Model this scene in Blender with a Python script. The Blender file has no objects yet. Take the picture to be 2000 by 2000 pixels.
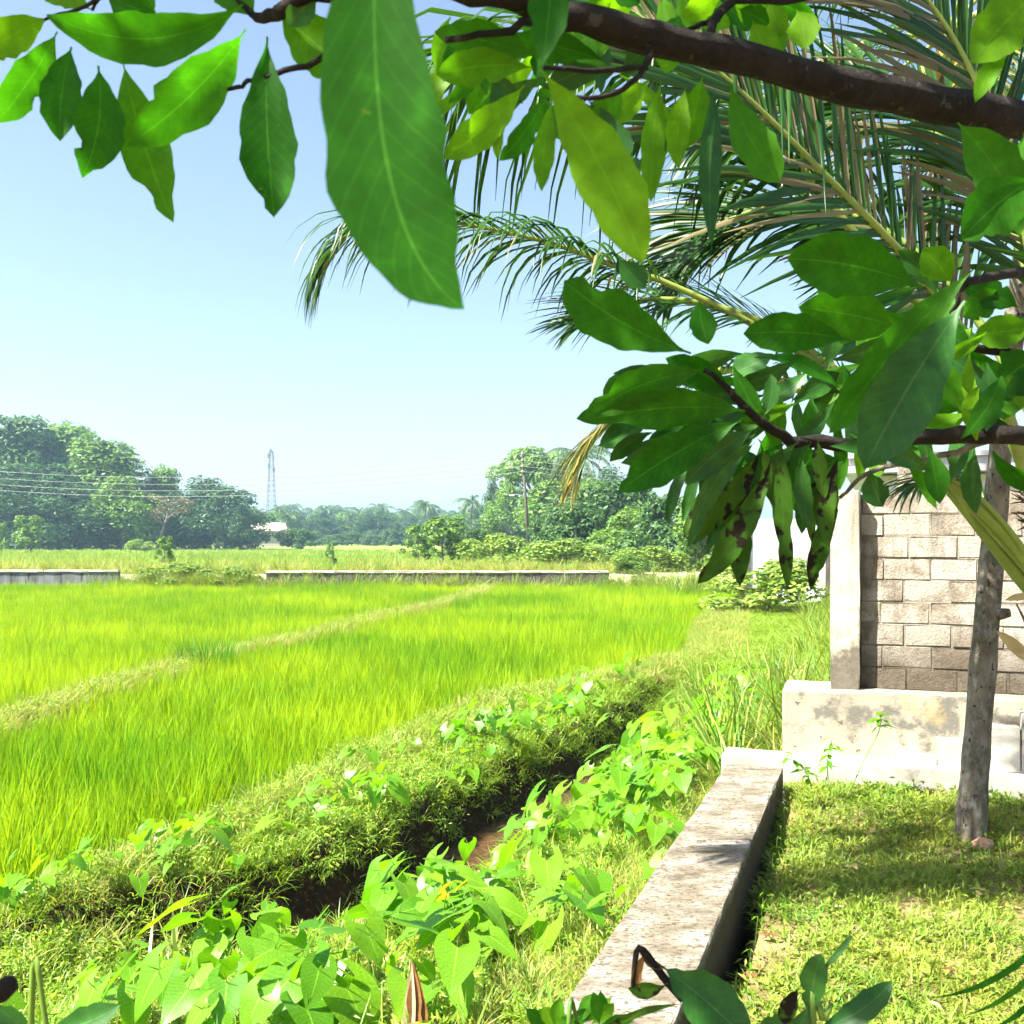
import bpy, math, random
import numpy as np
from mathutils import Vector, Matrix, Euler, Quaternion

R = math.radians
rng = np.random.default_rng(11)
random.seed(11)
sc = bpy.context.scene
COL = sc.collection

# ------------------------------------------------------------------ camera, sky, sun, exposure
CAMH = 1.6
cam_d = bpy.data.cameras.new('camera')
cam = bpy.data.objects.new('camera', cam_d)
COL.objects.link(cam)
cam.location = (0, 0, CAMH)
cam.rotation_euler = (R(90), 0, 0)
cam_d.sensor_width = 36
cam_d.lens = 36
cam_d.shift_y = 0.025
cam_d.clip_start = 0.02
cam_d.clip_end = 9000
cam_d.dof.use_dof = True
cam_d.dof.focus_distance = 7.0
cam_d.dof.aperture_fstop = 17.0
sc.camera = cam

SUN_EL, SUN_AZ = R(52), R(63)       # azimuth counted from -Y (behind the camera) towards -X (left)
sun_dir = Vector((-math.sin(SUN_AZ) * math.cos(SUN_EL), -math.cos(SUN_AZ) * math.cos(SUN_EL), math.sin(SUN_EL)))
world = bpy.data.worlds.new('World')
sc.world = world
world.use_nodes = True
world.cycles.sampling_method = "MANUAL"
world.cycles.sample_map_resolution = 512
wn = world.node_tree.nodes
wl = world.node_tree.links
wn.clear()
sky = wn.new('ShaderNodeTexSky')
sky.sky_type = 'NISHITA'
sky.sun_disc = False
sky.sun_elevation = SUN_EL
sky.sun_rotation = math.atan2(sun_dir.x, sun_dir.y)
sky.altitude = 0
sky.air_density = 1.0
sky.dust_density = 2.2
sky.ozone_density = 0.8
bg = wn.new('ShaderNodeBackground')
bg.inputs['Strength'].default_value = 0.058
wo = wn.new('ShaderNodeOutputWorld')
wl.new(sky.outputs[0], bg.inputs[0])
wl.new(bg.outputs[0], wo.inputs[0])

sun_d = bpy.data.lights.new('sun', 'SUN')
sun_d.energy = 5.0
sun_d.angle = R(0.53)
sun_d.color = (1.0, 0.95, 0.86)
sun = bpy.data.objects.new('sun', sun_d)
COL.objects.link(sun)
sun.rotation_euler = sun_dir.to_track_quat('Z', 'Y').to_euler()

sc.view_settings.view_transform = 'Standard'
sc.view_settings.look = 'None'
sc.view_settings.exposure = 2.25
sc.view_settings.gamma = 1.0
sc.view_settings.use_curve_mapping = False
sc.cycles.use_denoising = True
sc.cycles.max_bounces = 4
sc.cycles.adaptive_threshold = 0.04
sc.cycles.diffuse_bounces = 2
sc.cycles.glossy_bounces = 2
sc.cycles.transmission_bounces = 4
sc.cycles.volume_bounces = 0
sc.cycles.transparent_max_bounces = 8

# ------------------------------------------------------------------ helpers
def P(px, py, d):
    """a point the photograph shows at (px, py) of its 2000 x 2000, standing d metres away"""
    return Vector(((px - 1000) / 2000 * d, d, CAMH - (py - 1050) / 2000 * d))

def mesh(name, verts, faces, uvs=None, mat=None, smooth=False):
    me = bpy.data.meshes.new(name)
    me.from_pydata([tuple(v) for v in verts], [], [tuple(int(i) for i in f) for f in faces])
    if uvs is not None:
        uvl = me.uv_layers.new(name='UVMap')
        li = np.empty(len(me.loops), dtype=np.int32)
        me.loops.foreach_get('vertex_index', li)
        uvl.data.foreach_set('uv', np.asarray(uvs, dtype=np.float32)[li].ravel())
    if mat:
        me.materials.append(mat)
    if smooth:
        me.polygons.foreach_set('use_smooth', [True] * len(me.polygons))
    me.update()
    return me

def obj(name, me, parent=None, loc=None, rot=None, scale=None):
    o = bpy.data.objects.new(name, me)
    COL.objects.link(o)
    if parent:
        o.parent = parent
    if loc is not None:
        o.location = loc
    if rot is not None:
        o.rotation_euler = rot
    if scale is not None:
        o.scale = scale if hasattr(scale, '__len__') else (scale,) * 3
    return o

def tag(o, label=None, cat=None, group=None, kind=None):
    if label: o['label'] = label
    if cat: o['category'] = cat
    if group: o['group'] = group
    if kind: o['kind'] = kind
    return o

def thing(name, label, cat, loc=(0, 0, 0), rotz=0, group=None):
    o = obj(name, None, None, loc, (0, 0, rotz))
    o.empty_display_size = 0.1
    return tag(o, label, cat, group)

class MB:
    """collects shapes into one mesh"""
    def __init__(self):
        self.v, self.f, self.uv = [], [], []
    def add(self, verts, faces, uvs=None):
        b = len(self.v)
        self.v += [tuple(v) for v in verts]
        self.f += [tuple(i + b for i in f) for f in faces]
        self.uv += list(uvs) if uvs is not None else [(0.5, 0.5)] * len(verts)
    def box(self, lo, hi, fr=None):
        (x0, y0, z0), (x1, y1, z1) = lo, hi
        vs = [(x0, y0, z0), (x1, y0, z0), (x1, y1, z0), (x0, y1, z0), (x0, y0, z1), (x1, y0, z1), (x1, y1, z1), (x0, y1, z1)]
        if fr: vs = [fr(*v) for v in vs]
        self.add(vs, [(0, 3, 2, 1), (4, 5, 6, 7), (0, 1, 5, 4), (1, 2, 6, 5), (2, 3, 7, 6), (3, 0, 4, 7)])
    def tube(self, pts, rad, n=8, cap=True):
        pts = [Vector(p) for p in pts]
        rad = rad if hasattr(rad, '__len__') else [rad] * len(pts)
        ref = Vector((0, 0, 1))
        rings, fs, uv = [], [], []
        L = 0
        prev = None
        for i, p in enumerate(pts):
            t = (pts[min(i + 1, len(pts) - 1)] - pts[max(i - 1, 0)]).normalized()
            if prev is None:
                a = t.cross(ref)
                if a.length < 1e-3: a = t.cross(Vector((1, 0, 0)))
                a.normalize()
            else:
                a = (prev - t * prev.dot(t)).normalized()
            prev = a
            b = t.cross(a)
            if i: L += (p - pts[i - 1]).length
            for k in range(n):
                an = 2 * math.pi * k / n
                rings.append(p + (a * math.cos(an) + b * math.sin(an)) * rad[i])
                uv.append((k / n, L))
        for i in range(len(pts) - 1):
            for k in range(n):
                k2 = (k + 1) % n
                fs.append((i * n + k, i * n + k2, (i + 1) * n + k2, (i + 1) * n + k))
        if cap:
            fs.append(tuple(range(n - 1, -1, -1)))
            m = (len(pts) - 1) * n
            fs.append(tuple(m + k for k in range(n)))
        self.add(rings, fs, uv)
    def build(self, name, mat=None, smooth=False):
        return mesh(name, self.v, self.f, self.uv, mat, smooth)

def spline(ctrl, n):
    """Catmull-Rom through control points, n samples"""
    c = [Vector(p) for p in ctrl]
    c = [c[0] * 2 - c[1]] + c + [c[-1] * 2 - c[-2]]
    out = []
    segs = len(c) - 3
    for i in range(n):
        u = i / (n - 1) * segs
        k = min(int(u), segs - 1)
        t = u - k
        p0, p1, p2, p3 = c[k:k + 4]
        out.append(0.5 * ((2 * p1) + (p2 - p0) * t + (2 * p0 - 5 * p1 + 4 * p2 - p3) * t * t + (3 * p1 - p0 - 3 * p2 + p3) * t ** 3))
    return out

# ------------------------------------------------------------------ materials
def new_mat(name):
    m = bpy.data.materials.new(name)
    m.use_nodes = True
    nt = m.node_tree
    nt.nodes.clear()
    out = nt.nodes.new('ShaderNodeOutputMaterial')
    return m, nt, out

def N(nt, typ, **kw):
    n = nt.nodes.new(typ)
    for k, v in kw.items():
        if k in n.inputs: n.inputs[k].default_value = v
        else: setattr(n, k, v)
    return n

def mixc(nt, fac, a, b, blend='MIX'):
    m = nt.nodes.new('ShaderNodeMix')
    m.data_type = 'RGBA'
    m.blend_type = blend
    for sock, val in ((m.inputs[0], fac), (m.inputs[6], a), (m.inputs[7], b)):
        if hasattr(val, 'is_linked'): nt.links.new(val, sock)
        elif isinstance(val, (int, float)): sock.default_value = val
        else: sock.default_value = (*val, 1) if len(val) == 3 else val
    return m.outputs[2]

def ramp(nt, src, stops):
    r = nt.nodes.new('ShaderNodeValToRGB')
    el = r.color_ramp.elements
    while len(el) < len(stops): el.new(0.5)
    for e, (p, c) in zip(el, stops):
        e.position = p
        e.color = (*c, 1) if hasattr(c, '__len__') else (c, c, c, 1)
    nt.links.new(src, r.inputs[0])
    return r.outputs[0]

def noise(nt, scale, detail=4, rough=0.55, coord='Object', vec=None, dist=0.0):
    n = N(nt, 'ShaderNodeTexNoise', Scale=scale, Detail=detail, Roughness=rough, Distortion=dist)
    if vec is None:
        tc = nt.nodes.new('ShaderNodeTexCoord')
        vec = tc.outputs[coord]
    nt.links.new(vec, n.inputs['Vector'])
    return n.outputs['Fac']

def m_leaf(name, c1, c2, trans=0.45, rough=0.42, spec=0.35, rand='object', tcol=None, veins=0.0, spots=None, patch=None, rib=None):
    """leaf tissue: gloss + diffuse + light let through; c1..c2 is the natural range from leaf to leaf"""
    m, nt, out = new_mat(name)
    L = nt.links.new
    if rand == 'object':
        fac = nt.nodes.new('ShaderNodeObjectInfo').outputs['Random']
    else:
        fac = nt.nodes.new('ShaderNodeNewGeometry').outputs['Random Per Island']
    if patch:                                   # crop patches: colour drifts from place to place
        loc = nt.nodes.new('ShaderNodeObjectInfo').outputs['Location']
        pn = noise(nt, patch, 3, 0.6, vec=loc)
        pr = ramp(nt, pn, [(0.38, 0.0), (0.62, 1.0)])
        ad = N(nt, 'ShaderNodeMath', operation='MULTIPLY_ADD')
        L(pr, ad.inputs[0]); ad.inputs[1].default_value = 0.42
        ob = nt.nodes.new('ShaderNodeObjectInfo').outputs['Random']
        m0 = N(nt, 'ShaderNodeMath', operation='MULTIPLY'); m0.inputs[1].default_value = 0.25
        L(fac, m0.inputs[0])
        mu = N(nt, 'ShaderNodeMath', operation='MULTIPLY_ADD'); mu.inputs[1].default_value = 0.35
        L(ob, mu.inputs[0]); L(m0.outputs[0], mu.inputs[2]); L(mu.outputs[0], ad.inputs[2])
        fac = ad.outputs[0]
    col = mixc(nt, fac, c1, c2)
    if veins:
        uv = nt.nodes.new('ShaderNodeTexCoord').outputs['UV']
        sp = nt.nodes.new('ShaderNodeSeparateXYZ'); L(uv, sp.inputs[0])
        ab = N(nt, 'ShaderNodeMath', operation='SUBTRACT'); ab.inputs[1].default_value = 0.5
        L(sp.outputs[0], ab.inputs[0])
        aa = N(nt, 'ShaderNodeMath', operation='ABSOLUTE'); L(ab.outputs[0], aa.inputs[0])
        k = N(nt, 'ShaderNodeMath', operation='MULTIPLY_ADD'); L(aa.outputs[0], k.inputs[0]); k.inputs[1].default_value = -0.35
        L(sp.outputs[1], k.inputs[2])
        fr = N(nt, 'ShaderNodeMath', operation='MULTIPLY'); L(k.outputs[0], fr.inputs[0]); fr.inputs[1].default_value = 14 * 6.283
        sn = N(nt, 'ShaderNodeMath', operation='SINE'); L(fr.outputs[0], sn.inputs[0])
        vr = ramp(nt, sn.outputs[0], [(0.9, 0.0), (1.0, 1.0)])
        ribm = ramp(nt, aa.outputs[0], [(0.008, 1.0), (0.022, 0.0)])
        rc = rib or tuple(min(1, c * 1.7 + 0.03) for c in c2)
        v1 = N(nt, 'ShaderNodeMath', operation='MULTIPLY'); L(vr, v1.inputs[0]); v1.inputs[1].default_value = veins * 0.35
        col = mixc(nt, v1.outputs[0], col, rc)
        v2 = N(nt, 'ShaderNodeMath', operation='MULTIPLY'); L(ribm, v2.inputs[0]); v2.inputs[1].default_value = veins
        col = mixc(nt, v2.outputs[0], col, rc)
        blot = noise(nt, 34, 5, 0.65)
        bl = ramp(nt, blot, [(0.35, 0.7), (0.58, 1.1), (0.72, 1.7)])
        col = mixc(nt, 0.8, col, bl, 'MULTIPLY')
    if spots:
        nz = noise(nt, spots[1], 3, 0.6)
        sr = ramp(nt, nz, [(spots[2], 0.0), (spots[2] + 0.05, 1.0)])
        col = mixc(nt, sr, col, spots[0])
    pb = N(nt, 'ShaderNodeBsdfPrincipled')
    pb.inputs['Roughness'].default_value = rough
    pb.inputs['Specular IOR Level'].default_value = spec
    L(col, pb.inputs['Base Color'])
    tr = nt.nodes.new('ShaderNodeBsdfTranslucent')
    tc = mixc(nt, 1.0, col, tcol or (1.25, 1.15, 0.5), 'MULTIPLY')
    L(tc, tr.inputs['Color'])
    mx = N(nt, 'ShaderNodeMixShader'); mx.inputs[0].default_value = trans
    L(pb.outputs[0], mx.inputs[1]); L(tr.outputs[0], mx.inputs[2])
    L(mx.outputs[0], out.inputs[0])
    return m

def m_plain(name, stops, scale=6, detail=6, rough=0.85, bump=0.3, bscale=40, coord='Object', spec=0.25, stretch=None, layers=()):
    """mineral or bark surface: noise-driven colour range + fine relief; layers: (colour, scale, threshold, softness)"""
    m, nt, out = new_mat(name)
    L = nt.links.new
    tc = nt.nodes.new('ShaderNodeTexCoord').outputs[coord]
    if stretch:
        mp = N(nt, 'ShaderNodeMapping'); mp.inputs['Scale'].default_value = stretch
        L(tc, mp.inputs[0]); tc = mp.outputs[0]
    col = ramp(nt, noise(nt, scale, detail, 0.62, vec=tc), stops)
    for c, s, th, so in layers:
        f = ramp(nt, noise(nt, s, 6, 0.65, vec=tc), [(th, 0.0), (min(th + so, 1), 1.0)])
        col = mixc(nt, f, col, c)
    pb = N(nt, 'ShaderNodeBsdfPrincipled')
    pb.inputs['Roughness'].default_value = rough
    pb.inputs['Specular IOR Level'].default_value = spec
    L(col, pb.inputs['Base Color'])
    if bump:
        b = N(nt, 'ShaderNodeBump'); b.inputs['Strength'].default_value = bump; b.inputs['Distance'].default_value = 0.02
        L(noise(nt, bscale, 6, 0.7, vec=tc), b.inputs['Height'])
        L(b.outputs[0], pb.inputs['Normal'])
    L(pb.outputs[0], out.inputs[0])
    return m

def m_stained(name, base, stain, zlo, zhi, dark, wash=None, bump=0.5, bscale=60, edge=3.0):
    """masonry with a damp stain rising from its foot (world height zlo..zhi, ragged) and patches of wash"""
    m, nt, out = new_mat(name)
    L = nt.links.new
    geo = nt.nodes.new('ShaderNodeNewGeometry').outputs['Position']
    sp = nt.nodes.new('ShaderNodeSeparateXYZ'); L(geo, sp.inputs[0])
    col = ramp(nt, noise(nt, 9, 6, 0.65, vec=geo), base)
    if wash:
        oi = nt.nodes.new('ShaderNodeObjectInfo').outputs['Random']
        sh = N(nt, 'ShaderNodeMath', operation='MULTIPLY_ADD'); L(oi, sh.inputs[0]); sh.inputs[1].default_value = 0.22; sh.inputs[2].default_value = -0.11
        ad = N(nt, 'ShaderNodeMath', operation='ADD'); L(sh.outputs[0], ad.inputs[0])
        L(noise(nt, 5.5, 8, 0.7, vec=geo, dist=0.6), ad.inputs[1])
        col = mixc(nt, ramp(nt, ad.outputs[0], [(0.38, 0.0), (0.56, 1.0)]), col, wash)
    mp_ = N(nt, 'ShaderNodeMapping'); mp_.inputs['Scale'].default_value = (7, 7, 0.9); L(geo, mp_.inputs[0])
    stk = ramp(nt, noise(nt, 1.0, 7, 0.7, vec=mp_.outputs[0]), [(0.52, 0.0), (0.68, 0.75)])
    col = mixc(nt, stk, col, (0.13, 0.108, 0.08))
    nz = noise(nt, edge, 5, 0.65, vec=geo)
    k = N(nt, 'ShaderNodeMath', operation='MULTIPLY_ADD'); L(nz, k.inputs[0]); k.inputs[1].default_value = 0.55
    L(sp.outputs[2], k.inputs[2])
    mr = N(nt, 'ShaderNodeMapRange'); L(k.outputs[0], mr.inputs[0])
    mr.inputs[1].default_value = zlo + 0.27; mr.inputs[2].default_value = zhi + 0.27
    mr.inputs[3].default_value = 1; mr.inputs[4].default_value = 0
    st = ramp(nt, noise(nt, 30, 5, 0.7, vec=geo), [(0.3, dark), (0.7, stain)])
    f = N(nt, 'ShaderNodeMath', operation='MULTIPLY'); L(mr.outputs[0], f.inputs[0]); f.inputs[1].default_value = 0.9
    col = mixc(nt, f.outputs[0], col, st)
    pits = ramp(nt, noise(nt, 70, 5, 0.7, vec=geo), [(0.33, 0.45), (0.46, 1.0)])
    col = mixc(nt, 0.6, col, pits, 'MULTIPLY')
    pb = N(nt, 'ShaderNodeBsdfPrincipled'); pb.inputs['Roughness'].default_value = 0.9; pb.inputs['Specular IOR Level'].default_value = 0.2
    L(col, pb.inputs['Base Color'])
    b = N(nt, 'ShaderNodeBump'); b.inputs['Strength'].default_value = bump; b.inputs['Distance'].default_value = 0.015
    L(noise(nt, bscale, 7, 0.75, vec=geo), b.inputs['Height'])
    L(b.outputs[0], pb.inputs['Normal'])
    L(pb.outputs[0], out.inputs[0])
    return m

M = {}
M['rice'] = m_leaf('rice_leaf', (0.04, 0.21, 0.004), (0.42, 0.54, 0.012), 0.5, 0.55, 0.12, rand='island', patch=0.16)
M['bund'] = m_leaf('bund_grass_leaf', (0.075, 0.22, 0.010), (0.34, 0.44, 0.045), 0.42, 0.45, 0.4, rand='island', patch=None)
M['dry'] = m_leaf('dry_grass_leaf', (0.19, 0.26, 0.04), (0.40, 0.38, 0.12), 0.4, 0.5, 0.3, rand='island')
M['lawn'] = m_leaf('lawn_leaf', (0.055, 0.19, 0.012), (0.33, 0.38, 0.055), 0.35, 0.5, 0.3, rand='island', patch=1.4)
M['far'] = m_leaf('far_grass_leaf', (0.10, 0.24, 0.02), (0.28, 0.34, 0.05), 0.4, 0.5, 0.2, patch=0.05)
M['tall'] = m_leaf('tall_grass_leaf', (0.07, 0.19, 0.018), (0.27, 0.33, 0.05), 0.4, 0.5, 0.3, rand='island')
M['taro'] = m_leaf('taro_leaf', (0.09, 0.26, 0.010), (0.20, 0.39, 0.020), 0.55, 0.40, 0.40, veins=0.6, tcol=(1.2, 1.35, 0.25))
M['taro_y'] = m_leaf('taro_leaf_yellowing', (0.30, 0.27, 0.02), (0.42, 0.33, 0.03), 0.5, 0.4, 0.4, veins=0.5, spots=((0.14, 0.24, 0.03), 12, 0.55))
M['taro_stem'] = m_leaf('taro_stalk', (0.08, 0.17, 0.025), (0.15, 0.25, 0.03), 0.15, 0.4, 0.4)
M['leaf'] = m_leaf('tree_leaf', (0.022, 0.115, 0.006), (0.06, 0.19, 0.010), 0.55, 0.5, 0.16, veins=0.38, tcol=(0.9, 1.4, 0.2), spots=((0.11, 0.18, 0.012), 60, 0.70))
M['leaf_light'] = m_leaf('tree_leaf_young', (0.07, 0.22, 0.008), (0.16, 0.32, 0.012), 0.6, 0.5, 0.16, veins=0.25, tcol=(1.1, 1.3, 0.2))
M['leaf_spot'] = m_leaf('tree_leaf_withering', (0.018, 0.075, 0.006), (0.05, 0.12, 0.008), 0.35, 0.5, 0.15, veins=0.2, spots=((0.014, 0.009, 0.005), 30, 0.54))
M['leaf_dark'] = m_leaf('shoot_leaf', (0.016, 0.085, 0.010), (0.035, 0.125, 0.016), 0.35, 0.42, 0.3, veins=0.45, rib=(0.12, 0.22, 0.08))
M['dead'] = m_leaf('dead_leaf', (0.11, 0.055, 0.022), (0.20, 0.10, 0.035), 0.25, 0.6, 0.25, veins=0.3, rib=(0.25, 0.15, 0.06))
M['straw'] = m_leaf('straw_leaf', (0.36, 0.27, 0.14), (0.48, 0.38, 0.22), 0.3, 0.6, 0.2)
M['palm'] = m_leaf('palm_leaflet', (0.012, 0.058, 0.008), (0.038, 0.11, 0.012), 0.35, 0.35, 0.35)
M['palm_isl'] = m_leaf('palm_leaflet_mass', (0.012, 0.058, 0.008), (0.042, 0.11, 0.012), 0.35, 0.35, 0.35, rand='island')
M['palm_dry'] = m_leaf('palm_leaflet_dry', (0.09, 0.08, 0.035), (0.21, 0.18, 0.085), 0.2, 0.5, 0.3, rand='object')
M['palm_yel'] = m_leaf('palm_leaflet_yellow', (0.24, 0.22, 0.04), (0.45, 0.34, 0.05), 0.4, 0.4, 0.4, rand='island')
M['palm_far'] = m_leaf('palm_frond_far', (0.035, 0.085, 0.03), (0.08, 0.15, 0.04), 0.3, 0.4, 0.4, rand='island')
M['rachis'] = m_plain('palm_rachis', [(0.3, (0.13, 0.19, 0.03)), (0.7, (0.24, 0.30, 0.06))], 5, 4, 0.4, 0.1, 60, spec=0.4, layers=(((0.20, 0.13, 0.05), 3, 0.64, 0.06),))
M['fibre'] = m_plain('palm_fibre', [(0.3, (0.10, 0.06, 0.03)), (0.7, (0.28, 0.19, 0.10))], 4, 5, 0.9, 0.8, 30, stretch=(6, 6, 0.6))
for i, (a, b) in enumerate([((0.028, 0.095, 0.025), (0.095, 0.18, 0.042)), ((0.06, 0.16, 0.022), (0.18, 0.29, 0.045)),
                            ((0.02, 0.072, 0.028), (0.065, 0.13, 0.042)), ((0.11, 0.22, 0.03), (0.27, 0.37, 0.06))]):
    M['crown%d' % i] = m_leaf('crown_leaf_%s' % 'abcd'[i], a, b, 0.3, 0.5, 0.3, rand='island')
M['bark'] = m_plain('bark', [(0.3, (0.010, 0.008, 0.005)), (0.7, (0.040, 0.030, 0.022))], 30, 7, 0.95, 1.0, 90, layers=(((0.085, 0.08, 0.06), 45, 0.60, 0.05),))
M['bark_far'] = m_plain('bark_far', [(0.3, (0.09, 0.075, 0.06)), (0.7, (0.22, 0.19, 0.16))], 2, 4, 0.9, 0.2, 8)
M['bark_grey'] = m_plain('lichen_bark', [(0.35, (0.09, 0.074, 0.052)), (0.65, (0.24, 0.205, 0.155))], 12, 7, 0.9, 0.8, 50, stretch=(1, 1, 0.55),
                         layers=(((0.25, 0.235, 0.20), 20, 0.50, 0.12), ((0.09, 0.11, 0.06), 7, 0.56, 0.10), ((0.03, 0.025, 0.02), 34, 0.60, 0.05), ((0.30, 0.25, 0.18), 6, 0.62, 0.08)))
M['concrete'] = m_plain('beam_concrete', [(0.34, (0.12, 0.10, 0.065)), (0.5, (0.21, 0.185, 0.14)), (0.64, (0.33, 0.305, 0.26))], 5, 8, 0.9, 0.6, 70, stretch=(1.0, 1.6, 1.0),
                        layers=(((0.085, 0.068, 0.038), 48, 0.52, 0.08), ((0.075, 0.062, 0.04), 3.0, 0.56, 0.12), ((0.05, 0.042, 0.03), 11, 0.66, 0.03)))
M['plaster'] = m_plain('ledge_plaster', [(0.35, (0.22, 0.20, 0.155)), (0.5, (0.31, 0.28, 0.205)), (0.65, (0.40, 0.35, 0.24))], 2.2, 8, 0.85, 0.3, 50,
                       layers=(((0.13, 0.122, 0.10), 3.4, 0.53, 0.08), ((0.30, 0.225, 0.10), 1.8, 0.55, 0.15), ((0.09, 0.08, 0.06), 14, 0.64, 0.04)))
M['white'] = m_plain('white_cement', [(0.3, (0.24, 0.225, 0.19)), (0.6, (0.37, 0.35, 0.30))], 4, 6, 0.8, 0.2, 50, layers=(((0.15, 0.135, 0.105), 6, 0.58, 0.10), ((0.42, 0.41, 0.38), 3, 0.55, 0.1)))
M['block'] = m_stained('wall_block', [(0.3, (0.15, 0.12, 0.085)), (0.55, (0.24, 0.20, 0.15)), (0.75, (0.32, 0.28, 0.22))], (0.11, 0.088, 0.06), 0.72, 1.06, (0.06, 0.045, 0.03), wash=(0.40, 0.365, 0.30), bump=0.9)
M['mortar'] = m_stained('wall_mortar', [(0.3, (0.20, 0.175, 0.135)), (0.7, (0.32, 0.29, 0.24))], (0.10, 0.08, 0.055), 0.72, 1.06, (0.05, 0.04, 0.03), bump=0.6)
M['pillar'] = m_stained('pillar_plaster', [(0.3, (0.33, 0.295, 0.225)), (0.7, (0.45, 0.415, 0.34))], (0.13, 0.115, 0.085), 0.86, 0.96, (0.07, 0.06, 0.045), bump=0.3, edge=7.0)
M['wall_grey'] = m_plain('field_wall_concrete', [(0.35, (0.08, 0.086, 0.092)), (0.65, (0.17, 0.176, 0.18))], 1.2, 7, 0.9, 0.3, 9, stretch=(3, 3, 0.35), layers=(((0.04, 0.042, 0.042), 1.5, 0.55, 0.1),))
M['wall_dark'] = m_plain('field_wall_mossy', [(0.35, (0.035, 0.03, 0.024)), (0.65, (0.12, 0.11, 0.095))], 2.2, 7, 0.95, 0.6, 9, stretch=(2, 2, 1), layers=(((0.16, 0.15, 0.13), 2.4, 0.60, 0.06),))
M['coping'] = m_plain('wall_coping', [(0.35, (0.36, 0.30, 0.24)), (0.65, (0.55, 0.49, 0.42))], 3, 6, 0.9, 0.3, 12)
M['pole'] = m_plain('pole_concrete', [(0.3, (0.06, 0.053, 0.043)), (0.7, (0.12, 0.11, 0.09))], 3, 5, 0.9, 0.1, 10)
M['metal'] = m_plain('galvanised_metal', [(0.3, (0.35, 0.35, 0.36)), (0.7, (0.5, 0.5, 0.5))], 3, 3, 0.5, 0, 10, spec=0.5)
M['redmetal'] = m_plain('tower_red_paint', [(0.3, (0.13, 0.035, 0.03)), (0.7, (0.18, 0.05, 0.04))], 3, 3, 0.6, 0, 10)
M['wire'] = m_plain('wire_aluminium', [(0.3, (0.30, 0.31, 0.32)), (0.7, (0.4, 0.4, 0.4))], 3, 2, 0.6, 0, 10)
M['roof'] = m_plain('far_roof', [(0.3, (0.42, 0.33, 0.28)), (0.7, (0.55, 0.45, 0.38))], 2, 4, 0.9, 0, 5)
M['glass'] = m_plain('dark_pane', [(0.3, (0.03, 0.035, 0.04)), (0.7, (0.05, 0.06, 0.07))], 2, 2, 0.2, 0, 5, spec=0.6)
M['coconut'] = m_plain('coconut_husk', [(0.3, (0.26, 0.24, 0.05)), (0.7, (0.42, 0.32, 0.08))], 5, 3, 0.5, 0.1, 30)
M['husk'] = m_plain('pink_husk', [(0.3, (0.38, 0.20, 0.13)), (0.7, (0.58, 0.38, 0.27))], 14, 5, 0.9, 0.8, 60)

# ------------------------------------------------------------------ the lie of the land
DITCH = np.array([(-9, 3.4), (-6, 3.9), (-4, 4.6), (-2.6, 5.3), (-1.65, 6.0), (-.83, 6.85), (-.17, 8.4), (.35, 9.6), (1.0, 11), (1.8, 13), (2.8, 15.5), (4.2, 19), (6, 24)], float)
BOUND = np.array([(-12, 2.4), (-6, 4.2), (-3.04, 6.08), (-2.37, 7.8), (-1.7, 10.0), (-.6, 13.0), (1.44, 15.6), (3.15, 18.8), (4.75, 26.7), (8.2, 36.7), (11.5, 44), (14, 50)], float)
BEAM_D = Vector((0.339, 0.941, 0))            # along the beam
PATH = np.array([(p.x, p.y) for p in (P(-60, 1412, 11.0), P(130, 1352, 13.2), P(280, 1310, 15.4), P(390, 1275, 17.8), P(600, 1236, 21.5), P(740, 1196, 27.4), P(850, 1176, 31.7), P(905, 1158, 37.0), P(950, 1142, 43.4))])

def sdist(pts, line):
    """signed distance to a polyline, positive on its left (the field's side)"""
    best = np.full(len(pts), 1e9)
    sg = np.zeros(len(pts))
    for a, b in zip(line[:-1], line[1:]):
        d = b - a
        t = np.clip(((pts - a) @ d) / (d @ d), 0, 1)
        q = pts - (a + t[:, None] * d)
        r = np.hypot(q[:, 0], q[:, 1])
        cr = d[0] * q[:, 1] - d[1] * q[:, 0]
        m = r < best
        best[m] = r[m]
        sg[m] = np.where(cr[m] >= 0, 1, -1)
    return best * sg

_T = rng.random((64, 64))
def vnoise(x, y, s):
    """smooth value noise for relief and scatter"""
    u, v = np.asarray(x) * s + 100, np.asarray(y) * s + 100
    i, j = np.floor(u).astype(int), np.floor(v).astype(int)
    f, g = u - i, v - j
    f, g = f * f * (3 - 2 * f), g * g * (3 - 2 * g)
    t = lambda a, b: _T[a % 64, b % 64]
    return (t(i, j) * (1 - f) + t(i + 1, j) * f) * (1 - g) + (t(i, j + 1) * (1 - f) + t(i + 1, j + 1) * f) * g

def sm(x, a, b):
    t = np.clip((x - a) / (b - a), 0, 1)
    return t * t * (3 - 2 * t)

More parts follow.
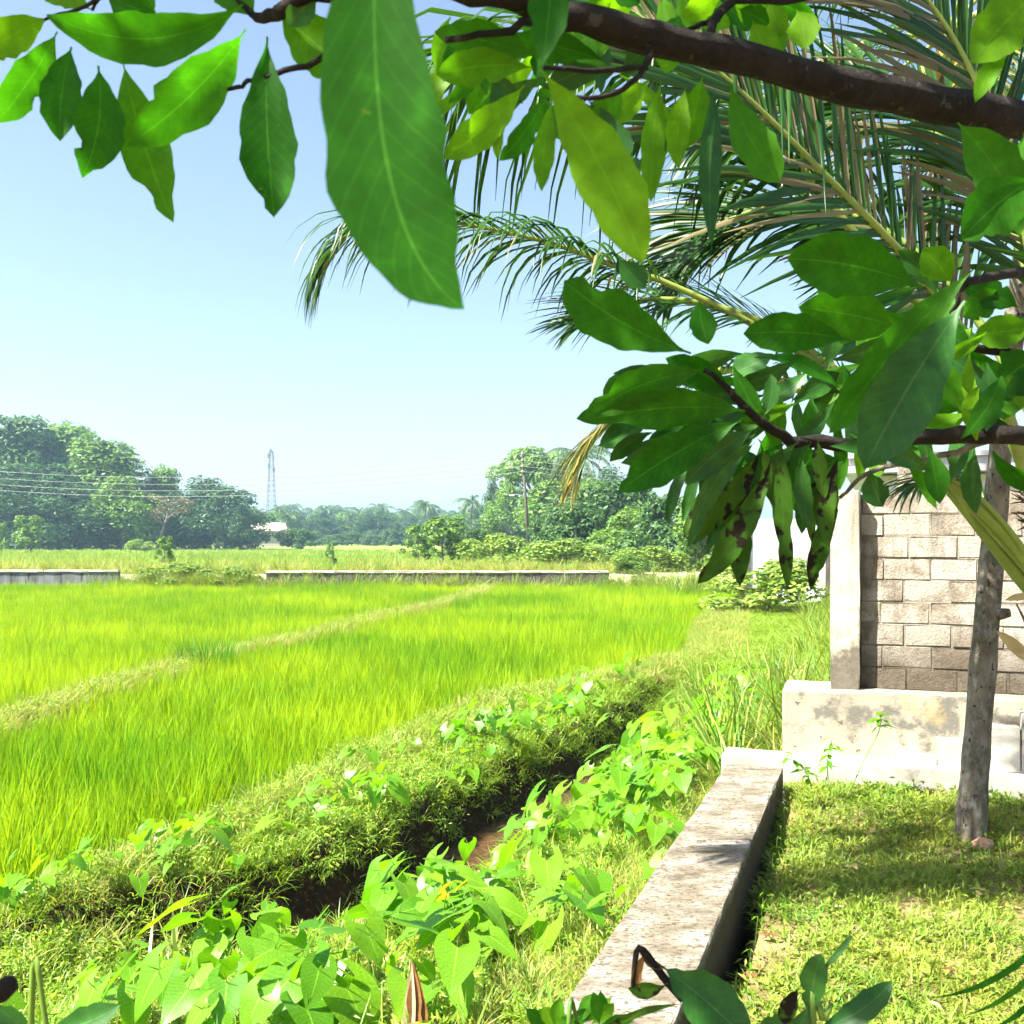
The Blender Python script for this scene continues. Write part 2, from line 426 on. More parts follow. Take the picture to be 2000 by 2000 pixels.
FIELD_Z, TRACK_Z = -0.78, -0.08
def lawn_edge(y): return 0.93 + 0.33 * (y - 3.94)
def ground(x, y):
    x, y = np.atleast_1d(np.asarray(x, float)), np.atleast_1d(np.asarray(y, float))
    p = np.stack([x, y], 1)
    s, b = sdist(p, DITCH), sdist(p, BOUND)
    near = np.interp(-s, [0, .34, .62, 1.5, 3.0], [-1.08, -1.03, -.68, -.48, -.2])
    far = np.interp(s, [0, .30, .40, .50, 1.6], [-1.08, -1.02, -.72, -.53, -.44])
    h = np.where(s < 0, near, far)
    silt = sm(-x, 1.5, 2.6) * (np.abs(s) < 1.2)           # the ditch silts up towards the left
    h = np.where(silt > 0, np.maximum(h, -1.05 + .38 * silt), h)
    fade = sm(y, 12.5, 16)
    h = h * (1 - fade) + (-0.40) * fade
    f = sm(b, -.45, .12)
    h = h * (1 - f) + FIELD_Z * f
    h = h + (vnoise(x, y, 2.2) - .5) * .10 * (1 - f) + (vnoise(x, y, 7) - .5) * .04 * (1 - f)
    # dyke across the paddy
    dp = np.abs(sdist(p, PATH))
    h = h + .22 * (1 - sm(dp, .1, .5)) * f * (y < 44)
    # behind the field wall
    k = sm(y, 46.0, 46.5)
    h = h * (1 - k) + TRACK_Z * k
    k2 = sm(y, 51, 54)
    h = h * (1 - k2) + (-.32 + .2 * sm(y, 160, 400)) * k2
    # behind the block wall the plot lies higher
    kk = sm(x - (1.9 + .3 * (y - 7)), .2, 1.0) * sm(y, 6.6, 7.4) * (1 - sm(y, 30, 40))
    h = h * (1 - kk) + (-.15) * kk
    # the foundation trench along the beam, and the lawn sheet lies over lower ground
    kl = sm(x - lawn_edge(y), -0.16, -0.02) * (y < 7.2) * (y > -6)
    h = h * (1 - kl) + (-.32) * kl
    kb = sm(x - (lawn_edge(y) - .5), 0, .3) * (y < 7.2) * (y > 1.5)
    h = np.where(kb > 0, np.minimum(h, -.06), h)
    return h

def axis(segs):
    out = []
    for a, b, st in segs:
        out += list(np.arange(a, b, st))
    return np.array(out)
xs = np.concatenate([-np.geomspace(3000, 12.5, 26), axis([(-12, -5, .22), (-5, 4, .085), (4, 12, .22)]), np.geomspace(12.2, 3000, 26)])
ys = np.concatenate([[-400, -100, -30, -10, -3], axis([(0, 3, .25), (3, 14, .085), (14, 26, .2), (26, 45.6, .6), (45.6, 47, .1), (47, 56, .4)]), np.geomspace(56.5, 4200, 46)])
GX, GY = np.meshgrid(xs, ys)
gz = ground(GX.ravel(), GY.ravel())
nx, ny = len(xs), len(ys)
gv = np.stack([GX.ravel(), GY.ravel(), gz], 1)
ii = np.arange(nx * ny).reshape(ny, nx)
gf = np.stack([ii[:-1, :-1], ii[:-1, 1:], ii[1:, 1:], ii[1:, :-1]], -1).reshape(-1, 4)

def m_ground():
    m, nt, out = new_mat('earth')
    L = nt.links.new
    at = N(nt, 'ShaderNodeAttribute', attribute_name='soil')
    tc = nt.nodes.new('ShaderNodeTexCoord').outputs['Object']
    f1 = ramp(nt, noise(nt, 5, 8, 0.7, vec=tc), [(0.3, 0.55), (0.7, 1.35)])
    col = mixc(nt, 0.9, at.outputs['Color'], f1, 'MULTIPLY')
    f2 = ramp(nt, noise(nt, 0.12, 5, 0.6, vec=tc), [(0.35, 0.8), (0.65, 1.15)])
    col = mixc(nt, 0.8, col, f2, 'MULTIPLY')
    lit = ramp(nt, noise(nt, 26, 5, 0.7, vec=tc), [(0.56, 0.0), (0.64, 0.5)])
    pb = N(nt, 'ShaderNodeBsdfPrincipled', Roughness=0.95)
    pb.inputs['Specular IOR Level'].default_value = 0.15
    col = mixc(nt, lit, col, mixc(nt, 0.5, col, (0.35, 0.24, 0.13)))
    L(col, pb.inputs['Base Color'])
    bp = N(nt, 'ShaderNodeBump'); bp.inputs['Strength'].default_value = 0.7; bp.inputs['Distance'].default_value = 0.05
    L(noise(nt, 22, 7, 0.7, vec=tc), bp.inputs['Height']); L(bp.outputs[0], pb.inputs['Normal'])
    L(pb.outputs[0], out.inputs[0])
    return m
gme = mesh('ground', gv, gf, None, m_ground(), True)
pp = gv[:, :2]
s_, b_ = sdist(pp, DITCH), sdist(pp, BOUND)
soil = np.tile(np.array([.14, .095, .05]), (len(gv), 1))
def lay(mask, c):
    global soil
    k = np.clip(mask, 0, 1)[:, None]
    soil = soil * (1 - k) + np.array(c) * k
lay(sm(np.abs(s_), .6, .45) * (pp[:, 1] < 15), (.035, .02, .01))  # ditch earth coloured darker to deepen the shade in it
lay(sm(s_, .5, .7) * (1 - sm(b_, -.3, .1)) * (pp[:, 1] < 45) * .8, (.09, .14, .03))
lay(sm(b_, -.2, .2), (.075, .11, .022))
lay((pp[:, 1] > 45.8) * 1.0, (.42, .36, .22))
lay(sm(pp[:, 1], 50, 53), (.15, .20, .035))
lay(sm(pp[:, 1], 60, 140) * .8, (.17, .24, .04))
lay(sm(pp[:, 1], 250, 330), (.06, .10, .03))
ca = gme.color_attributes.new('soil', 'FLOAT_COLOR', 'POINT')
ca.data.foreach_set('color', np.concatenate([soil, np.ones((len(soil), 1))], 1).astype(np.float32).ravel())
tag(obj('ground', gme), kind='structure')

# muddy water along the ditch
wpts = [Vector((a, b, 0)) for a, b in DITCH]
wpts = spline(wpts, 70)
wv, wf = [], []
for i, p in enumerate(wpts):
    t = (wpts[min(i + 1, 69)] - wpts[max(i - 1, 0)]).normalized()
    n = Vector((-t.y, t.x, 0))
    for k in (-.6, 0, .6):
        wv.append((p.x + n.x * k, p.y + n.y * k, -0.955))
for i in range(69):
    for k in range(2):
        wf.append((i * 3 + k, i * 3 + k + 1, i * 3 + k + 4, i * 3 + k + 3))
M['water'] = m_plain('muddy_water', [(0.35, (0.04, 0.022, 0.010)), (0.65, (0.12, 0.064, 0.024))], 9, 7, 0.10, 0.9, 26, spec=0.5)
tag(obj('ditch_water', mesh('ditch_water', wv, wf, None, M['water'], True)), kind='structure')

# lawn: a sheet of turf with a cut edge down into the trench
lv, lf = [], []
LY = np.concatenate([[-6, -2, 0.5], np.arange(1.5, 7.3, .12)])
LU = np.concatenate([[0, 0, .02, .08], np.arange(.2, 3.2, .15), [4, 6, 9]])
def lawn_z(x, y):
    return 0.0 + .07 * sm(y, 4.8, 6.2) + (vnoise(x, y, 1.7) - .5) * .05 + (vnoise(x, y, 6) - .5) * .02
for y in LY:
    for k, u in enumerate(LU):
        wob = (vnoise(y, 3.3, 4) - .5) * .07
        x = lawn_edge(y) + u + wob * max(0, 1 - u)
        z = float(lawn_z(x, y)) - (.34 if k == 0 else (.02 if k == 1 else 0))
        lv.append((x, y, z))
nl = len(LU)
for j in range(len(LY) - 1):
    for k in range(nl - 1):
        lf.append((j * nl + k, j * nl + k + 1, (j + 1) * nl + k + 1, (j + 1) * nl + k))
M['lawn_soil'] = m_plain('lawn_soil', [(0.3, (0.11, 0.085, 0.03)), (0.5, (0.19, 0.145, 0.055)), (0.7, (0.34, 0.26, 0.13))], 3.2, 8, 0.95, 0.7, 45)
tag(obj('lawn', mesh('lawn', lv, lf, None, M['lawn_soil'], True)), kind='structure')

# ------------------------------------------------------------------ beam, ledge, steps, block wall
def slab(name, fr, lo, hi, mat, parent=None, wear=.006, seg=.14, bev=.014):
    """a worn concrete block in a local frame fr: gridded faces, rounded arrises, uneven edges"""
    import bmesh
    bm = bmesh.new()
    bmesh.ops.create_cube(bm, size=1)
    sz = [hi[i] - lo[i] for i in range(3)]
    for v in bm.verts:
        v.co = Vector([(lo[i] + hi[i]) / 2 + v.co[i] * sz[i] for i in range(3)])
    bmesh.ops.bevel(bm, geom=list(bm.edges), offset=bev, segments=2, profile=.6, affect='EDGES')
    for ax in range(3):
        n = min(40, int(sz[ax] / seg))
        for k in range(1, n):
            c = lo[ax] + sz[ax] * k / n
            no = [0, 0, 0]; no[ax] = 1
            co = [0, 0, 0]; co[ax] = c
            bmesh.ops.bisect_plane(bm, geom=bm.verts[:] + bm.edges[:] + bm.faces[:], plane_co=co, plane_no=no)
    for v in bm.verts:
        h = random.Random(hash((round(v.co.x, 3), round(v.co.y, 3), round(v.co.z, 3))) & 0xffff)
        v.co += Vector((h.uniform(-1, 1), h.uniform(-1, 1), h.uniform(-1, 1))) * wear
        v.co = fr(*v.co)
    me = bpy.data.meshes.new(name)
    bm.to_mesh(me); bm.free()
    me.materials.append(mat)
    return obj(name, me, parent)

B0 = Vector((.457, 3.42, 0))                    # beam centre line at 3.42 m
BN = Vector((.941, -.339, 0))                   # to the right, across the beam and along the wall
def beam_fr(a, b, z): return B0 + BN * a + BEAM_D * b + Vector((0, 0, z))
beam = slab('concrete_beam', beam_fr, (-.168, -.75, -.40), (.168, 3.05, .2), M['concrete'], wear=.0028, seg=.07, bev=.010)
tag(beam, 'long low concrete beam running beside the lawn towards the block wall', 'beam')

W0 = Vector((1.77, 6.71, 0))                    # front left corner of the ledge
def wall_fr(a, b, z): return W0 + BN * a + BEAM_D * b + Vector((0, 0, z))
# dark moss tone on the beam's flanks, also painting in their shade
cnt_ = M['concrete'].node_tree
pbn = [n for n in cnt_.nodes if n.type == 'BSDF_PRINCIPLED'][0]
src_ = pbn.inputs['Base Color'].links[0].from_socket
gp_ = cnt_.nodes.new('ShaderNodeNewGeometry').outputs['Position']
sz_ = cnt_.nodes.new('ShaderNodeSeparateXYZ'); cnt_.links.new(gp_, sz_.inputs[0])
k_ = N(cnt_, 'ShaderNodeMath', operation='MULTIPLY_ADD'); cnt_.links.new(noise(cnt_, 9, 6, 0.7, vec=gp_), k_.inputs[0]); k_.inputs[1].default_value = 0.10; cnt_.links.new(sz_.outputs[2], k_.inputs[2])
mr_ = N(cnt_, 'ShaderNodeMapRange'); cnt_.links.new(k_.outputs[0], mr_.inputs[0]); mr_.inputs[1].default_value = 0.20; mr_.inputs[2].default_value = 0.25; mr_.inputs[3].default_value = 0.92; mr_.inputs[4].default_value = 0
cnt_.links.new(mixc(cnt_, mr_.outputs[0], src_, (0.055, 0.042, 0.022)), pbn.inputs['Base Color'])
apron = slab('concrete_apron', wall_fr, (-.36, -.235, -.3), (3.2, -.004, .205), M['white'], wear=.004, seg=.2)
tag(apron, 'white cement strip at the foot of the plastered ledge', 'kerb')
ledge = slab('concrete_ledge', wall_fr, (0, 0, -.4), (3.2, .42, .617), M['plaster'], wear=.004, seg=.2, bev=.02)
tag(ledge, 'cream plastered ledge with grey patches carrying the block wall', 'ledge')
st = thing('cement_steps', 'white cement steps climbing against the plastered ledge', 'steps', wall_fr(1.0, -.1, .2))
sv = []
for i, (a, z) in enumerate([(.70, .25), (.93, .36), (1.16, .463), (1.40, .548)]):
    def fr2(x, y, zz): return wall_fr(x, y, zz) - st.location
    slab('step', fr2, (a, -.15 + .004 * i, .2), (a + .232 if i < 3 else 2.6, -.004, z), M['white'], st, wear=.003, bev=.008)

wall = thing('block_wall', 'weathered cement block wall with stained blocks on the plastered ledge', 'wall', wall_fr(.3, .1, .617))
def wfr(x, y, zz): return wall_fr(x, y, zz) - wall.location
TOPZ, WB = 1.895, .165                          # wall top, depth of the block faces
slab('pillar', wfr, (.30, .045, .60), (.482, .34, TOPZ + .01), M['pillar'], wall, wear=.003, seg=.12, bev=.01)
slab('mortar', wfr, (.482, WB + .0055, .60), (3.1, .32, TOPZ - .012), M['mortar'], wall, wear=.002, seg=.3)
rows, bh = 9, (TOPZ - .617) / 9
import bmesh as _bm
def block_mesh(seed):
    rd = random.Random(seed)
    bm = _bm.new(); _bm.ops.create_cube(bm, size=1)
    _bm.ops.bevel(bm, geom=list(bm.edges), offset=.022, segments=1, affect='EDGES')
    for v in bm.verts: v.co += Vector((rd.uniform(-1, 1) * .008, rd.uniform(-1, 1) * .04, rd.uniform(-1, 1) * .016))
    me = bpy.data.meshes.new('block'); bm.to_mesh(me); bm.free(); me.materials.append(M['block'])
    return me
BLK = [block_mesh(i) for i in range(6)]
rotw = math.atan2(BN.y, BN.x)
for r in range(rows):
    a = .486 - (.14 if r % 2 else 0) + random.uniform(-.02, .02)
    while a < 3.0:
        ln = .285 + random.uniform(-.02, .02)
        a0, a1 = max(a, .486), a + ln - .009
        if a1 - a0 > .05:
            z0 = .617 + r * bh
            pr = random.uniform(-.002, .005)
            o = obj('block', BLK[random.randrange(6)], wall, wfr((a0 + a1) / 2, WB + .06 - pr, z0 + bh / 2), (0, random.uniform(-.006, .006), rotw), ((a1 - a0), .12, bh - .009))
        a += ln

# ------------------------------------------------------------------ grass (stuff): tufts set on scattered points
def tuft(name, mat, n, h, spread, width, lean, bend, seed, segs=3, hvar=.35):
    rd = np.random.default_rng(seed)
    mb = MB()
    for _ in range(n):
        a = rd.uniform(0, 2 * math.pi)
        r = spread * math.sqrt(rd.random())
        base = Vector((r * math.cos(a), r * math.sin(a), -.02))
        da = a + rd.normal(0, .7)
        d = Vector((math.cos(da), math.sin(da), 0))
        hh = h * (1 - hvar + 2 * hvar * rd.random())
        le = lean * (.3 + rd.random()); be = bend * (.2 + 1.2 * rd.random())
        sd = Vector((-d.y, d.x, 0)); tw = rd.normal(0, .6)
        sd = (sd * math.cos(tw) + d * math.sin(tw))
        vs, uv = [], []
        p = base.copy(); an = le
        for k in range(segs + 1):
            t = k / segs
            w = width * (1 - .15 * t if t < .5 else 1.85 * (1 - t) + 0.04) * .5
            vs += [p - sd * w, p + sd * w]; uv += [(0, t), (1, t)]
            an += be / segs
            p = p + (d * math.sin(an) + Vector((0, 0, 1)) * math.cos(an)) * (hh / segs)
        mb.add(vs, [(2 * k, 2 * k + 1, 2 * k + 3, 2 * k + 2) for k in range(segs)], uv)
    return bpy.data.objects.new(name, mb.build(name, mat, True))

def sprig(name, mat, n, h, seed, lw=.02, ll=.07):
    """creeping leafy weed: short stems with small pointed leaves"""
    rd = np.random.default_rng(seed)
    mb = MB()
    for _ in range(n):
        a = rd.uniform(0, 6.283); d = Vector((math.cos(a), math.sin(a), 0))
        z = h * rd.random() ** .8
        r = .08 * rd.random()
        p = d * r + Vector((0, 0, z))
        a2 = a + rd.normal(0, .8); el = rd.normal(.35, .5)
        t = Vector((math.cos(a2) * math.cos(el), math.sin(a2) * math.cos(el), math.sin(el)))
        sd = t.cross(Vector((0, 0, 1))).normalized()
        l = ll * rd.uniform(.6, 1.3); w = lw * rd.uniform(.6, 1.2)
        m = p + t * l * .45; e = p + t * l - Vector((0, 0, l * .25))
        mb.add([p, m - sd * w / 2, e, m + sd * w / 2], [(0, 1, 2, 3)], [(.5, 0), (0, .4), (.5, 1), (1, .4)])
    return bpy.data.objects.new(name, mb.build(name, mat))

def scatter(name, pts, rots, scl, srcs, idx, label, cat):
    me = bpy.data.meshes.new(name)
    me.vertices.add(len(pts))
    me.vertices.foreach_set('co', np.asarray(pts, np.float32).ravel())
    for nm, ty, dat, key in (('rot', 'FLOAT_VECTOR', rots, 'vector'), ('scl', 'FLOAT_VECTOR', scl, 'vector'), ('idx', 'INT', idx, 'value')):
        at = me.attributes.new(nm, ty, 'POINT')
        at.data.foreach_set(key, np.asarray(dat, np.float32 if ty != 'INT' else np.int32).ravel())
    me.update()
    o = obj(name, me)
    ng = bpy.data.node_groups.new(name + '_nodes', 'GeometryNodeTree')
    ng.interface.new_socket('Geometry', in_out='INPUT', socket_type='NodeSocketGeometry')
    ng.interface.new_socket('Geometry', in_out='OUTPUT', socket_type='NodeSocketGeometry')
    gi, go = ng.nodes.new('NodeGroupInput'), ng.nodes.new('NodeGroupOutput')
    jn = ng.nodes.new('GeometryNodeJoinGeometry')
    for s in reversed(srcs):
        oi = ng.nodes.new('GeometryNodeObjectInfo')
        oi.inputs['Object'].default_value = s
        oi.inputs['As Instance'].default_value = True
        ng.links.new(oi.outputs['Geometry'], jn.inputs[0])
    ip = ng.nodes.new('GeometryNodeInstanceOnPoints')
    ip.inputs['Pick Instance'].default_value = True
    def na(nm, ty):
        n = ng.nodes.new('GeometryNodeInputNamedAttribute'); n.data_type = ty
        n.inputs[0].default_value = nm
        return n.outputs[0]
    er = ng.nodes.new('FunctionNodeEulerToRotation')
    ng.links.new(na('rot', 'FLOAT_VECTOR'), er.inputs[0])
    ng.links.new(gi.outputs[0], ip.inputs['Points'])
    ng.links.new(jn.outputs[0], ip.inputs['Instance'])
    ng.links.new(na('idx', 'INT'), ip.inputs['Instance Index'])
    ng.links.new(er.outputs[0], ip.inputs['Rotation'])
    ng.links.new(na('scl', 'FLOAT_VECTOR'), ip.inputs['Scale'])
    ng.links.new(ip.outputs[0], go.inputs[0])
    md = o.modifiers.new('scatter', 'NODES'); md.node_group = ng
    return tag(o, label, cat, kind='stuff')

def spray(n, x0, x1, y0, y1, ypow=None):
    x = rng.uniform(x0, x1, n); y = rng.uniform(y0, y1, n)
    return x, y
def inview(x, y, m=.6): return (np.abs(x) < .53 * y + m)
def put(name, x, y, srcs, smin, smax, label, cat, tilt=.12, zoff=0, zs=None, zfun=ground):
    n = len(x)
    z = zfun(x, y) + zoff
    sc_ = rng.uniform(smin, smax, n)[:, None] * np.ones((1, 3))
    if zs is not None: sc_[:, 2] *= zs
    rot = np.stack([rng.normal(0, tilt, n), rng.normal(0, tilt, n), rng.uniform(0, 6.283, n)], 1)
    return scatter(name, np.stack([x, y, z], 1), rot, sc_, srcs, rng.integers(0, len(srcs), n), label, cat)

# rice
RICE = [tuft('rice_tuft', M['rice'], 18, .32, .06, .0125, .30, .25, 100 + i, 3, .5) for i in range(6)]
bx, by = [], []
for y0, y1, dens in ((4.5, 9, 105), (9, 14, 85), (14, 22, 62), (22, 32, 40), (32, 45.4, 26)):
    x0, x1 = -.55 * y1 - 1, 12 if y1 > 20 else 6
    x, y = spray(int((x1 - x0) * (y1 - y0) * dens), x0, x1, y0, y1)
    p = np.stack([x, y], 1)
    k = inview(x, y) & (sdist(p, BOUND) > .10 + .12 * vnoise(x, y, 1.5)) & (np.abs(sdist(p, PATH)) > .22 + .25 * vnoise(x, y, .9))
    bx.append(x[k]); by.append(y[k])
x, y = np.concatenate(bx), np.concatenate(by)
hs = .60 + .40 * vnoise(x, y, .35) + .35 * vnoise(x, y, 1.6) + .35 * rng.random(len(x)) ** 2
put('rice_crop', x, y, RICE, .85, 1.15, 'bright green young rice standing across the paddy field', 'rice', .09, zs=hs)

# the taller dark clump in the dyke
clump = thing('grass_clump', 'dark green rice-like clump standing on the dyke in the paddy', 'grass clump', (P(405, 1290, 17.3).x, 17.3, FIELD_Z + .1))
ct = tuft('blades', m_leaf('clump_leaf', (0.04, 0.17, 0.008), (0.10, 0.26, 0.012), 0.45, rand='island'), 380, .52, .50, .014, .2, .3, 77)
COL.objects.link(ct); ct.parent = clump

# dyke grass, bund grass, bank grass
DRY = [tuft('dry_tuft', M['dry'], 22, .24, .10, .008, .5, 1.3, 200 + i) for i in range(4)]
BUND = [tuft('bund_tuft', M['bund'], 30, .19, .10, .0085, .6, 1.5, 300 + i) for i in range(6)] + [sprig('bund_sprig', M['bund'], 44, .15, 320 + i, .014, .055) for i in range(2)]
x, y = spray(120000, -14, 2, 9, 44)
k = inview(x, y) & (np.abs(sdist(np.stack([x, y], 1), PATH)) < .22 + .2 * vnoise(x, y, 1.2))
x, y = x[k], y[k]
q = np.sort(rng.permutation(len(x))[:5200])
put('dyke_grass', x[q], y[q], DRY + BUND[6:7], .8, 1.4, 'pale drooping grass on the low dyke between paddies', 'grass', .2)

x, y = spray(190000, -7, 13, 3.5, 44)
p = np.stack([x, y], 1)
s, b = sdist(p, DITCH), sdist(p, BOUND)
keep = rng.random(len(x)) < np.clip(1.35 - y * .028, .22, 1)
k = inview(x, y) & (b < .16) & ((s > .40) | (y > 11.2) | ((x < -1.7) & (s > -.5)) | ((s > .30) & (rng.random(len(x)) < .35))) & keep & ~((b > -.1) & (rng.random(len(x)) < .45))
x, y = x[k], y[k]
x2, y2 = spray(60000, -7, 3, 3.5, 10.5)
p2 = np.stack([x2, y2], 1)
k2 = inview(x2, y2) & (sdist(p2, DITCH) > .36) & (sdist(p2, DITCH) < 1.3) & (sdist(p2, BOUND) < -.1) & (rng.random(len(x2)) < .06)
x, y = np.concatenate([x, x2[k2]]), np.concatenate([y, y2[k2]])
wet = rng.random(len(x)) < np.where((y > 14) & (sdist(np.stack([x, y], 1), BOUND) > -.9 - .03 * y), .12, .55)
put('bund_grass', x[wet], y[wet], BUND + BUND[6:] * 2, .55, 1.0, 'dense green creeping grass covering the bund beside the ditch', 'grass', .25, .01)
cr = sdist(np.stack([x, y], 1), BOUND) > -.95 - .03 * np.maximum(0, y - 12)
d2 = (~wet) & cr & (rng.random(len(x)) < .8)
put('bund_dry_grass', x[d2], y[d2], DRY + BUND[:2], .6, 1.0, 'yellowish sunlit grass along the crest of the bund', 'grass', .25, .01)
g2 = (~wet) & ~cr
put('bank_grass', x[g2], y[g2], BUND + BUND[6:] * 3, .55, .95, 'dark green grass hanging over the field side of the ditch', 'grass', .3, .01)

# garden side bank
x, y = spray(42000, -5, 5, 2.6, 14)
p = np.stack([x, y], 1)
s = sdist(p, DITCH)
bl = .457 + .36 * (y - 3.42) - .2
k = inview(x, y) & (s < -.48) & ((x < bl - .03) | (y > 6.9)) & (x < 1.75 + .33 * (y - 7)) & (rng.random(len(x)) < .35 + .75 * vnoise(x, y, 1.1))
x, y = x[k], y[k]
dy = (rng.random(len(x)) < np.where(bl[k] - x < .7, .8, .3))
put('near_bank_grass', x[~dy], y[~dy], BUND, .6, 1.1, 'green grass and weeds on the garden side of the ditch', 'grass', .25)
LIT = [sprig('litter_sprig', M['straw'], 16, .02, 440, .03, .09), sprig('litter_sprig', M['dead'], 12, .02, 441, .03, .08)]
lq = np.flatnonzero((x < -.3) & (y < 6.2) & (rng.random(len(x)) < .22))
put('leaf_litter', x[lq], y[lq], LIT, .6, 1.3, 'dry brown leaf litter on the bank at the bottom left', 'leaf litter', .2, .01)
put('near_bank_dry_grass', x[dy], y[dy], DRY, .35, .65, 'short yellowing grass between the ditch and the beam', 'grass', .3)

# lawn
LAWN = [tuft('lawn_tuft', M['lawn'], 20, .058, .06, .0055, .8, 1.2, 400 + i, 2) for i in range(6)] + [sprig('lawn_sprig', M['lawn'], 14, .03, 420 + i, .011, .034) for i in range(1)]
x, y = spray(46000, .2, 5.5, 1.6, 7.0)
apf = (np.stack([x, y], 1) - np.array([W0.x, W0.y])) @ np.array([BEAM_D.x, BEAM_D.y])
k = inview(x, y, .5) & (x > lawn_edge(y) + .01) & (apf < -.24) & (rng.random(len(x)) < 2.6 * (vnoise(x, y, 1.3) * .5 + vnoise(x, y, 4.1) * .5 - .17))
put('lawn_grass', x[k], y[k], LAWN, .7, 1.35, 'patchy sunlit lawn grass around the leaning trunk', 'grass', .2, zfun=lawn_z)

# far field and track
FAR = [tuft('far_tuft', M['far'], 14, .34, .28, .03, .3, .6, 500 + i, 2) for i in range(3)]
x, y = spray(26000, -85, 60, 54, 150)
k = inview(x, y, 2) & (rng.random(len(x)) < np.clip(1.5 - y / 110, .25, 1))
put('far_field_grass', x[k], y[k], FAR, .8, 1.5, 'hazy green grass of the field beyond the low walls', 'grass', .1)
TALL = [tuft('tall_tuft', M['tall'], 30, .75, .16, .018, .25, 1.0, 600 + i, 4) for i in range(4)]
TALLD = [tuft('tall_dry_tuft', M['dry'], 26, .65, .16, .015, .35, 1.1, 620 + i, 4) for i in range(3)]
x, y = spray(2600, -28, 17, 46.5, 54)
k = inview(x, y, 1) & (vnoise(x, y, .35) > .42)
put('track_grass', x[k], y[k], TALL[:2] + TALLD, .5, 1.15, 'rank yellow-green grass along the track behind the low walls', 'grass', .2)
x = np.concatenate([rng.normal(-14.3, 2.0, 150), rng.uniform(-11, 7, 90), rng.normal(9.5, 2.5, 260)])
y = rng.uniform(44.9, 45.7, len(x)) - np.where(x > 6, rng.uniform(0, 5, len(x)), 0)
put('wall_foot_grass', x, y, TALL + TALLD[:1], .8, 1.5, 'yellow-green weeds growing against the foot of the low walls', 'grass', .2)
x = np.concatenate([rng.uniform(1.5, 12.5, 1500)])
y = rng.uniform(7.6, 42, len(x))
p = np.stack([x, y], 1)
k = inview(x, y, .2) & (sdist(p, BOUND) < -1.5 - .045 * y) & (x < .33 * y + .2 - np.where(y < 9, .6, 0)) & (sdist(p, DITCH) > -3.2)
k &= (x - DITCH[8:, 0].mean() > -9) & ((sdist(p, DITCH) < -.3) | (y > 15))
put('rank_grass', x[k], y[k], TALL * 3 + TALLD[:1], .6, 1.1, 'rank tall grass beside the wall pillar at the end of the ditch', 'grass', .25)
# ------------------------------------------------------------------ far trees
def crown_mesh(name, mat, seed, lobes, n_leaf, size, up=.35, flat=1.0, hollow=.55):
    """foliage: small pointed leaf sprays spread in the shells of many lobes ((centre), (radii))"""
    rd = np.random.default_rng(seed)
    vs, fs = [], []
    vol = np.array([r[0] * r[1] + r[0] * r[2] for c, r in lobes]); vol = vol / vol.sum()
    for (c, r), w in zip(lobes, vol):
        n = max(8, int(n_leaf * w))
        u = rd.normal(size=(n, 3)); u /= np.linalg.norm(u, axis=1)[:, None]
        u[:, 2] = np.where(u[:, 2] < -.6, -u[:, 2], u[:, 2])
        rad = hollow + (1.08 - hollow) * rd.random(n) ** .5
        pos = np.array(c) + u * np.array(r) * rad[:, None]
        nrm = u * np.array([1, 1, 1.3]) + rd.normal(size=(n, 3)) * .55 + np.array([0, 0, up])
        nrm /= np.linalg.norm(nrm, axis=1)[:, None]
        t = np.cross(nrm, rd.normal(size=(n, 3))); t /= np.linalg.norm(t, axis=1)[:, None]
        sd = np.cross(nrm, t)
        sz = size * rd.uniform(.55, 1.35, n)[:, None]
        b = len(vs) * 0
        q = np.stack([pos - t * sz, pos + sd * sz * .48 - nrm * sz * .12, pos + t * sz - nrm * sz * .2, pos - sd * sz * .48 - nrm * sz * .12], 1)
        vs.append(q.reshape(-1, 3))
    v = np.concatenate(vs)
    f = np.arange(len(v)).reshape(-1, 4)
    return mesh(name, v, f, None, mat)

